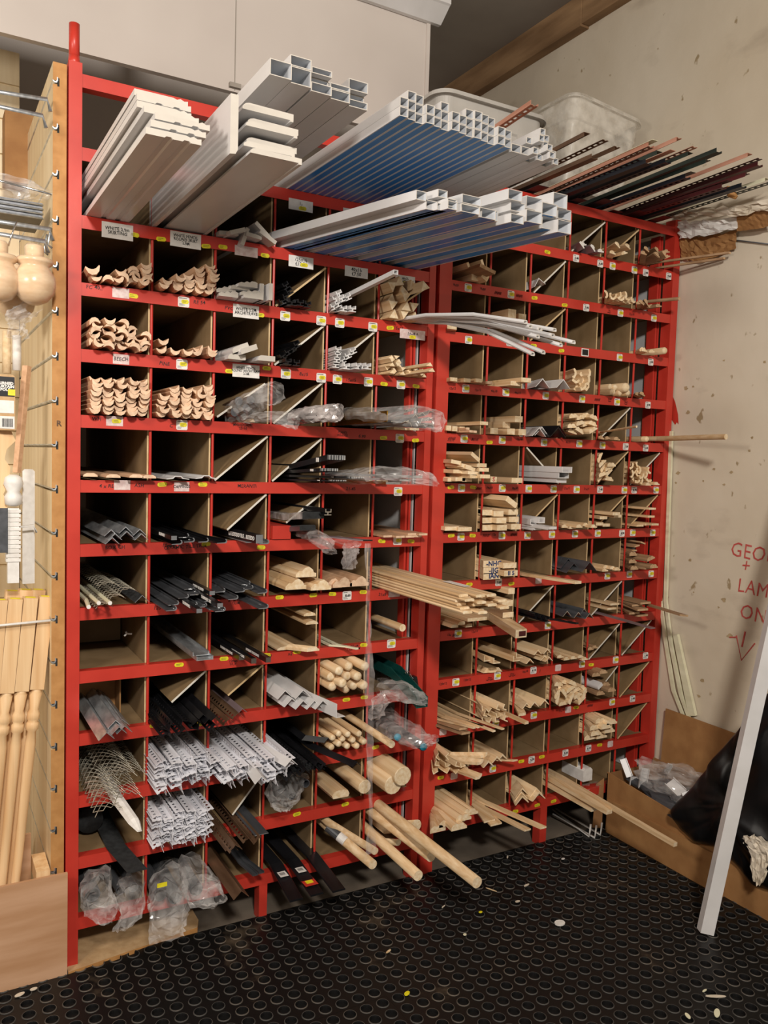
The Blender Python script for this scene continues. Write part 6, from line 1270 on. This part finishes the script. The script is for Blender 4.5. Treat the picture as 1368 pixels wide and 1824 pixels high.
# white wire bracket and other bits on the floor
root = empty('wire_bracket', tuple(at(1030, 1470, Z=.01)), 'white wire display bracket lying on the floor under the right rack', 'wire bracket')
ends = [(1030, 1488, 1037, 1464), (1056, 1488, 1062, 1468), (1072, 1488, 1079, 1468)]
for k, (a0, b0_) in enumerate([((985, 1442), (1050, 1490)), ((985, 1450), (1060, 1492)), ((990, 1440), (1070, 1487))]):
    p = at(*a0, Z=.02); q_ = at(*b0_, Z=.004); r_ = Vector((q_.x+.004, q_.y, .055)); mb = MB(); mb.tube([tuple(p), tuple(q_), tuple(r_)], .0042, 8); child('wire', mb, ['card'], root, True)
p = at(60+80, 1720, Z=0); 
mb = MB(); pts = [(.0-.04, -.035), (.36, .02), (.375, .06), (.375, .5), (-.04, .5)]
mb.add([(x, y, -.011) for x, y in pts]+[(x, y, .006) for x, y in pts], [(4, 3, 2, 1, 0), (5, 6, 7, 8, 9)], 0); mb.add([(x, y, -.011) for x, y in pts]+[(x, y, .006) for x, y in pts], [(i, (i+1) % 5, 5+(i+1) % 5, 5+i) for i in range(5)], 1)
solo('mdf_offcut', mb, ['mdf', 'mdfedge'], 'brown fibreboard offcut lying on the floor under the left rack', 'board', None, (.15, .2, -.011))
def disc(px, py, r, mat, label, cat='scrap', sy=1, rot=0, name='scrap', h=.002):
    p = at(px, py, Z=.003); mb = MB(); k = 12; mb.add([(p.x+math.cos(rot)*r*math.cos(2*PI*i/k)-math.sin(rot)*r*sy*math.sin(2*PI*i/k), p.y+math.sin(rot)*r*math.cos(2*PI*i/k)+math.cos(rot)*r*sy*math.sin(2*PI*i/k), z) for z in (.003, .003+h) for i in range(k)], [tuple(k+i for i in range(k))]+[(i, (i+1) % k, k+(i+1) % k, k+i) for i in range(k)])
    return solo(name, mb, [mat], label, cat, None, (p.x, p.y, .003))
disc(997, 1645, .019, 'card', 'round white plastic disc lying on the rubber mat', name='plastic_disc', h=.004, sy=.8)
disc(725, 1770, .011, 'yellow', 'bright yellow sticker scrap on the mat near the front', sy=.6, name='sticker_scrap', rot=.5)
for px, py, r, sy, rot, m_, nm_ in [(1275, 1775, .03, .18, -.5, 'fabric', 'long curled paper shred by the front right corner'), (1225, 1810, .012, .5, 1.2, 'cream', 'small cream chip by the front right corner'), (1277, 1805, .02, .4, .6, 'cream', 'folded paper scrap by the front right corner'), (904, 1527, .010, .3, .8, 'fabric', 'pale shaving on the mat under the right rack'), (875, 1585, .022, .12, -1.1, 'pale', 'thin wood splinter beside the longest pole'), (1003, 1530, .008, .6, 0, 'card', 'tiny white crumb at the mat edge by the wire bracket'), (938, 1577, .014, .3, .2, 'fabric', 'grey shaving in the middle of the right mats'), (922, 1606, .010, .5, 0, 'fabric', 'small paper crumb between the white disc and the poles'), (856, 1625, .007, .7, 0, 'yellow', 'tiny yellow crumb on the mat below the poles'), (828, 1665, .006, .8, 0, 'cream', 'cream crumb near the middle of the mats'), (692, 1695, .012, .3, .4, 'pale', 'pale curl of wood on the mat below the middle foot'), (790, 1615, .010, .2, .4, 'fabric', 'thread of paper near the tip of the shortest pole'), (35, 1772, .014, .5, .3, 'fabric', 'white dust clump beside the plywood bin'), (60, 1762, .010, .6, .1, 'fabric', 'small dust clump beside the plywood bin'), (1255, 1765, .01, .3, .1, 'cream', 'bent shred beside the long curled one')]:
    disc(px, py, r, m_, nm_, sy=sy, rot=rot)

# ------------------------------------------------------------------ slatted wall bay on the left
xs0, xs1 = -.084, -.0485
SL0, SLP = .300, .1237
root = empty('slatted_panel', (-.066, .4, .0), 'maple slatted display panel beside the left rack, seen edge on', 'panel')
mb = MB(); mb.box(-.070, xs1, .001, .85, .0, 2.578, 0); mb.box(-.070, xs1, 0, .001, .0, 2.578, 1)
zk = [SL0+SLP*k-.002 for k in range(19)]; edges = [.0]+[z for z in zk]+[2.578]
for a, b in zip(edges[:-1], edges[1:]):
    mb.box(xs0, -.070, .001, .85, a+(.005 if a > 0 else 0), b-(.005 if b < 2.57 else 0), 0); mb.box(xs0, -.070, 0, .001, a+(.005 if a > 0 else 0), b-(.005 if b < 2.57 else 0), 1)
child('board', mb, ['maple', 'mdfedge'], root)
for z in zk:
    mb = MB(); J = [(xs0-.001, z+.002), (xs0+.005, z-.002), (xs0+.010, z-.001), (xs0+.013, z+.006), (xs0+.0125, z+.014), (xs0+.010, z+.014), (xs0+.010, z+.007), (xs0+.008, z+.003), (xs0+.005, z+.002), (xs0+.001, z+.0045), (xs0-.001, z+.005)]
    mb.loft([(x-xs0, zz-z) for x, zz in J], [(xs0, -.0015, z), (xs0, .85, z)], 0, 0); child('slot_insert', mb, ['galv'], root)
    mb = MB(); mb.box(xs0+.011, xs0+.0165, -.0006, .0004, z-.010, z+.012); child('slot_hole_shade', mb, ['blackmatt'], root)  # solid black plate on the edge, standing in for the shade inside the slot
mb = MB(); text_mb(mb, 'R', TF(-.066, -.0012, at(115, 755, Y=0).z), .022, 0); child('ink_stamp', mb, ['bronze'], root)
root = empty('slatted_panel', (-.8, .87, 0), 'maple slatted display panel across the back of the left bay', 'panel')
mb = MB(); mb.box(-2.2, xs0, .865, .885, 0, 2.9)
z = .1
while z < 2.85: mb.box(-2.2, xs0-.001, .853, .865, z+.005, z+SLP-.005); z += SLP
child('board', mb, ['maple'], root)
# plywood bin
zb1 = at(60, 1566, Y=-.03).z
root = empty('timber_bin', (-.5, .1, 0), 'plywood-fronted timber bin holding the turned balusters', 'bin')
mb = MB(); mb.box(-1.2, -.043, -.036, -.027, .0, zb1); child('front_board', mb, ['ply'], root)
mb = MB(); mb.box(-1.2, -.10, .34, .35, .0, zb1*.9); child('back_board', mb, ['ply'], root)
q = at(84, 1545, Y=.03); mb = MB(); mb.box(-.125, -.088, -.02, .10, zb1-.035, zb1+.012); child('corner_block', mb, ['bal'], root)
# balusters
def baluster(tpx, tpy, bpx, bpy, Y, label, group='turned balusters in the bin', w=.0375):
    t_ = at(tpx, tpy, Y=Y); b_ = at(bpx, bpy, Y=Y-.005); d = (t_-b_).normalized(); L = (t_-b_).length
    foot = b_-d*((b_.z-.03)/d.z); Lf = (t_-foot).length
    root = empty('baluster', tuple(foot), label, 'baluster', group)
    q = d.to_track_quat('Z', 'Y').to_matrix().to_4x4(); ang = Matrix.Translation(foot) @ Matrix((( *Vector((1, 0, 0)), 0), (0, 1, 0, 0), (0, 0, 1, 0), (0, 0, 0, 1)))
    X_ = Vector((1, 0, 0)); X_ = (X_-d*X_.dot(d)).normalized(); Y_ = d.cross(X_)
    T = Matrix(((X_.x, Y_.x, d.x, foot.x), (X_.y, Y_.y, d.y, foot.y), (X_.z, Y_.z, d.z, foot.z), (0, 0, 0, 1)))
    sq = .268; h = w/2
    mb = MB(); mb.box(-h, h, -h, h, Lf-sq, Lf, 0, T); child('square_top', mb, ['bal'], root)
    R0 = h*.97; zz = Lf-sq
    prof = [(h*.75, .16), (h*.8, .2), (h*.66, .215), (h*.9, .23), (h*.66, .245)]
    pf = [(R0*.6, .0), (R0*.62, .14), (R0*.92, .150), (R0*.92, .165), (R0*.66, .175), (R0*.72, zz-.40), (R0*.82, zz-.16), (R0*.66, zz-.125), (R0*.95, zz-.118), (R0*.95, zz-.100), (R0*.72, zz-.095), (R0*.95, zz-.088), (R0*.95, zz-.072), (R0*.68, zz-.06), (R0*.98, zz-.012), (R0*.8, zz-.008), (R0*1.0, zz)]
    pf = [(r_, max(z_, .0)) for r_, z_ in pf]
    mb = MB(); mb.lathe(pf, 20, 0, T); child('turned_stem', mb, ['bal'], root, True)
    mb = MB(); mb.box(-h*.7, h*.7, -h*.5, h*.5, Lf+.0002, Lf+.0012, 0, T); child('price_sticker', mb, ['yellow'], root)
for tp_, bp_, Y, nm_ in [((82, 1062), (28, 1566), .055, 'front row, right end'), ((54, 1064), (4, 1566), .055, 'front row, second from right'), ((27, 1066), (-20, 1566), .055, 'front row, third from right'), ((0, 1068), (-44, 1566), .055, 'front row, at the photo edge'), ((68, 1050), (20, 1556), .125, 'back row, right end'), ((46, 1050), (-4, 1556), .125, 'back row, second from right'), ((22, 1052), (-28, 1556), .125, 'back row, third from right')]:
    baluster(*tp_, *bp_, Y, 'turned pine baluster with yellow sticker on top, %s' % nm_)
def barrod(name, p1, p2, Y, r, label, mat='galv', hook=True, drop=.02):
    a, b = at(*p1, Y=Y), at(*p2, Y=Y); a = a+(a-b)*.8; mb = MB()
    mb.tube([tuple(a), tuple(b), (b.x+.008, b.y, b.z-drop)], r, 8)
    return solo(name, mb, [mat], label, 'hook', None, tuple(b), True)
barrod('retaining_bar', (0, 1114), (96, 1104), .02, .0035, 'white metal bar holding the tops of the balusters', 'card', drop=.022)
barrod('display_bar', (0, 942), (60, 936), .02, .0032, 'white metal bar in front of the white bracket pack', 'card', drop=.02)
barrod('display_bar', (0, 164), (84, 177), -.02, .0055, 'upper thick grey display bar at the top of the slatted bay', drop=.03)
barrod('display_bar', (0, 190), (76, 206), -.04, .0055, 'lower thick grey display bar at the top of the slatted bay', drop=.03)
barrod('display_bar', (0, 322), (93, 346), .02, .003, 'thin wire bar under the clear bag in the slatted bay', 'chrome', drop=.012)
barrod('display_bar', (0, 395), (88, 408), .0, .006, 'upper grey bar above the turned caps', drop=.03)
barrod('display_bar', (0, 417), (80, 430), -.02, .006, 'lower grey bar above the turned caps', drop=.03)
mb = MB(); a = at(0, 372, Y=.05); b = at(74, 380, Y=.05); mb.box(a.x-.2, b.x, .03, .2, b.z-.022, b.z+.022); mb2 = MB()
root = solo('wire_rack', mb, ['greymetal'], 'grey ridged wire rack above the turned caps in the slatted bay', 'rack', None, (b.x-.1, .1, b.z))
for k in range(4):
    mb = MB(); zz = b.z-.02+.012*k; mb.tube([(a.x-.2, .027, zz), (b.x+.002, .027, zz)], .0028, 6); child('wire', mb, ['galv'], root, True)
a = at(30, 395, Y=-.05); mb = MB(); mb.tube([tuple(at(30, 394, Y=-.05)), tuple(at(22, 415, Y=-.05)), tuple(at(15, 438, Y=-.05))], .002, 6); solo('wire_clip', mb, ['chrome'], 'bright wire clip between the two turned caps', 'clip', None, tuple(a), True)
for k, (px, py) in enumerate([(91, 420), (84, 432)]):
    mb = MB(); mb.tube([tuple(at(px, py-14, Y=.01)), tuple(at(px-3, py, Y=0)), tuple(at(px-6, py+16, Y=0)), tuple(at(px+2, py+22, Y=0))], .003, 6); solo('wire_clip', mb, ['galv'], 'bent metal hook plate on the slatted panel, %s' % ('upper' if k == 0 else 'lower'), 'clip', None, tuple(at(px, py, Y=0)), True)
# turned newel caps in film
def cap(px, py, Y, r, label):
    p = at(px, py, Y=Y); root = empty('newel_cap', tuple(p), label, 'newel cap', 'turned pine newel caps')
    pf = [(r*.25, -r*.99), (r*.6, -r*.82), (r*.88, -r*.48), (r*.99, -r*.05), (r*.95, r*.35), (r*.72, r*.72), (r*.66, r*.85), (r*.84, r*.98), (r*.88, r*1.08), (r*.8, r*1.2), (r*.42, r*1.26), (r*.44, r*1.75), (r*.36, r*1.85)]
    mb = MB(); mb.lathe(pf, 32, 0, Matrix.Translation(p)); child('turned_cap', mb, ['ball'], root, True)
    mb = MB(); mb.lathe([(a*1.03+.001, b*1.015) for a, b in pf], 24, 0, Matrix.Translation(p)); child('film_wrap', mb, [M['wrap']], root)
M['wrap'] = thinfilm('shrink_film', (.85, .8, .75, 1), .10, .08)
cap(61, 506, -.05, .055, 'round turned pine newel cap in film, right one of the front pair')
cap(-3, 500, -.05, .055, 'round turned pine newel cap in film, at the left photo edge')
cap(28, 535, .06, .052, 'round turned pine newel cap in film, behind and below the front pair')
bag('polythene_bag', [(60, 545, -.03, .02, .02), (34, 560, .0, .03, .02), (28, 580, .0, .018, .02), (30, 598, .0, .028, .01)], 'gathered silvery bag end under the newel caps', 'bag', 41, .25)
bag('polythene_bag', [(-20, 340, .05, .06, .02), (20, 330, .05, .07, .03), (70, 345, .06, .03, .02)], 'clear bag lying on the thin bar at the top of the slatted bay', 'bag', 42, .15)
mb = MB(); a = at(38, 255, Y=.6); mb.box(a.x-.05, a.x+.06, .6, .7, a.z-.13, a.z+.10); solo('cardboard_carton', mb, ['carton'], 'brown cardboard carton at the back of the slatted bay near the top', 'carton', None, (a.x, .65, a.z-.13))
# packaged items
def slabpx(name, x0, x1, y0, y1, Y, th, mat, label, cat, bevel=.0, mats=None, lean=0):
    a = at(x0, y1, Y=Y); b = at(x1, y0, Y=Y); mb = MB(); w_ = b.x-a.x; mb.loft(chamf(w_, b.z-a.z, min(w_*.25, .006)), [(a.x+w_/2, Y, a.z), (a.x+w_/2, Y+th, a.z)])
    return solo(name, mb, mats or [mat], label, cat, None, (a.x+w_/2, Y, a.z))
def onfront(parent, name, x0, x1, y0, y1, Y, mat, txt=None, size=.01, tm='ink'):
    a = at(x0, y1, Y=Y); b = at(x1, y0, Y=Y); mb = MB(); mb.box(a.x, b.x, Y-.001, Y-.0002, a.z, b.z, 0)
    if txt: text_mb(mb, txt, TF((a.x+b.x)/2, Y-.0014, (a.z+b.z)/2), size, 1)
    return child(name, mb, [mat, tm], parent)
r_ = slabpx('sleeved_pack', -10, 27, 668, 765, .0, .03, 'mdf', 'clear sleeved turned part with dark printed label and barcode', 'pack')
onfront(r_, 'printed_label', -8, 26, 672, 705, .0, 'black', 'TURNED\nCURTAIN\nPOLE', .010, 'card'); onfront(r_, 'price_label', -6, 25, 714, 735, .0, 'card', None); onfront(r_, 'price_sticker', 14, 27, 694, 704, -.001, 'yellow')
lb = onfront(r_, 'barcode_label', 0, 26, 742, 763, .0, 'card'); 
a = at(3, 760, Y=-.0012); b = at(23, 746, Y=-.0012); mb = MB()
for k in range(9): x = a.x+(b.x-a.x)*(k+.3)/9; mb.box(x, x+.0016, -.0022, -.0012, a.z, b.z)
child('barcode', mb, ['ink'], r_)
mb = MB(); t0, t1 = at(48, 652, Y=.04), at(30, 842, Y=.02); mb.tube([tuple(t1), tuple(t0)], .0105, 4, rs=[.011, .012]); solo('pine_spindle', mb, ['beech'], 'square hardwood spindle standing beside the sleeved pack', 'spindle', None, tuple(t1))
mb = MB(); pr = [(-30, 765), (20, 768), (28, 785), (12, 800), (8, 818), (18, 832), (16, 860), (6, 880), (14, 905), (-30, 910)]
q = [at(a, b, Y=.03) for a, b in pr]; mb.add([tuple(v) for v in q]+[(v.x, .055, v.z) for v in q], [tuple(range(10)), tuple(10+i for i in reversed(range(10)))]+[(i, (i+1) % 10, 10+(i+1) % 10, 10+i) for i in range(10)]); solo('shaped_bracket', mb, ['bal'], 'scalloped yellow pine bracket below the sleeved pack', 'bracket', None, tuple(q[4]))
r_ = slabpx('white_board', 40, 62, 836, 1040, .06, .015, 'card', 'tall white painted board in film standing behind the white bracket', 'board')
p = at(24, 862, Y=.02); root = empty('white_corbel', tuple(p), 'white turned and ribbed corbel in clear pack, left bay', 'corbel')
mb = MB(); zt = p.z; mb.lathe([(.010, zt-.062), (.022, zt-.056), (.024, zt-.035), (.016, zt-.022), (.026, zt), (.022, zt+.018), (.010, zt+.026)], 20, 0, Matrix.Translation((p.x, p.y, 0))); child('turned_top', mb, ['card'], root, True)
a = at(10, 1000, Y=.02); b = at(36, 905, Y=.02)
for k in range(12):
    mb = MB(); zz = a.z+(b.z-a.z)*k/12; mb.box(a.x, b.x, .005, .035, zz, zz+(b.z-a.z)/12*.72)
    if k == 0: mb.box(a.x+.004, b.x-.004, .008, .033, a.z-.06, b.z); child('ribbed_body', mb, ['card'], root)
    else: child('rib', mb, ['card'], root)
onfront(root, 'pack_label', -4, 14, 905, 985, .0, 'greymetal', 'C\nO\nR\nB\nE\nL' if 0 else None)
mb = MB(); a = at(26, 905, Y=.08); 
for k, (px, py0, py1, m_) in enumerate([(12, 590, 665, 'pale'), (30, 598, 660, 'card')]):
    p0 = at(px, py1, Y=.09); p1 = at(px, py0, Y=.09); mb = MB(); mb.tube([tuple(p0), tuple(p1)], .012, 12); solo('turned_part', mb, [m_], 'pale turned part hanging in film under the newel caps, %s' % ('left' if k == 0 else 'right'), 'turned part', None, tuple(p0), True)
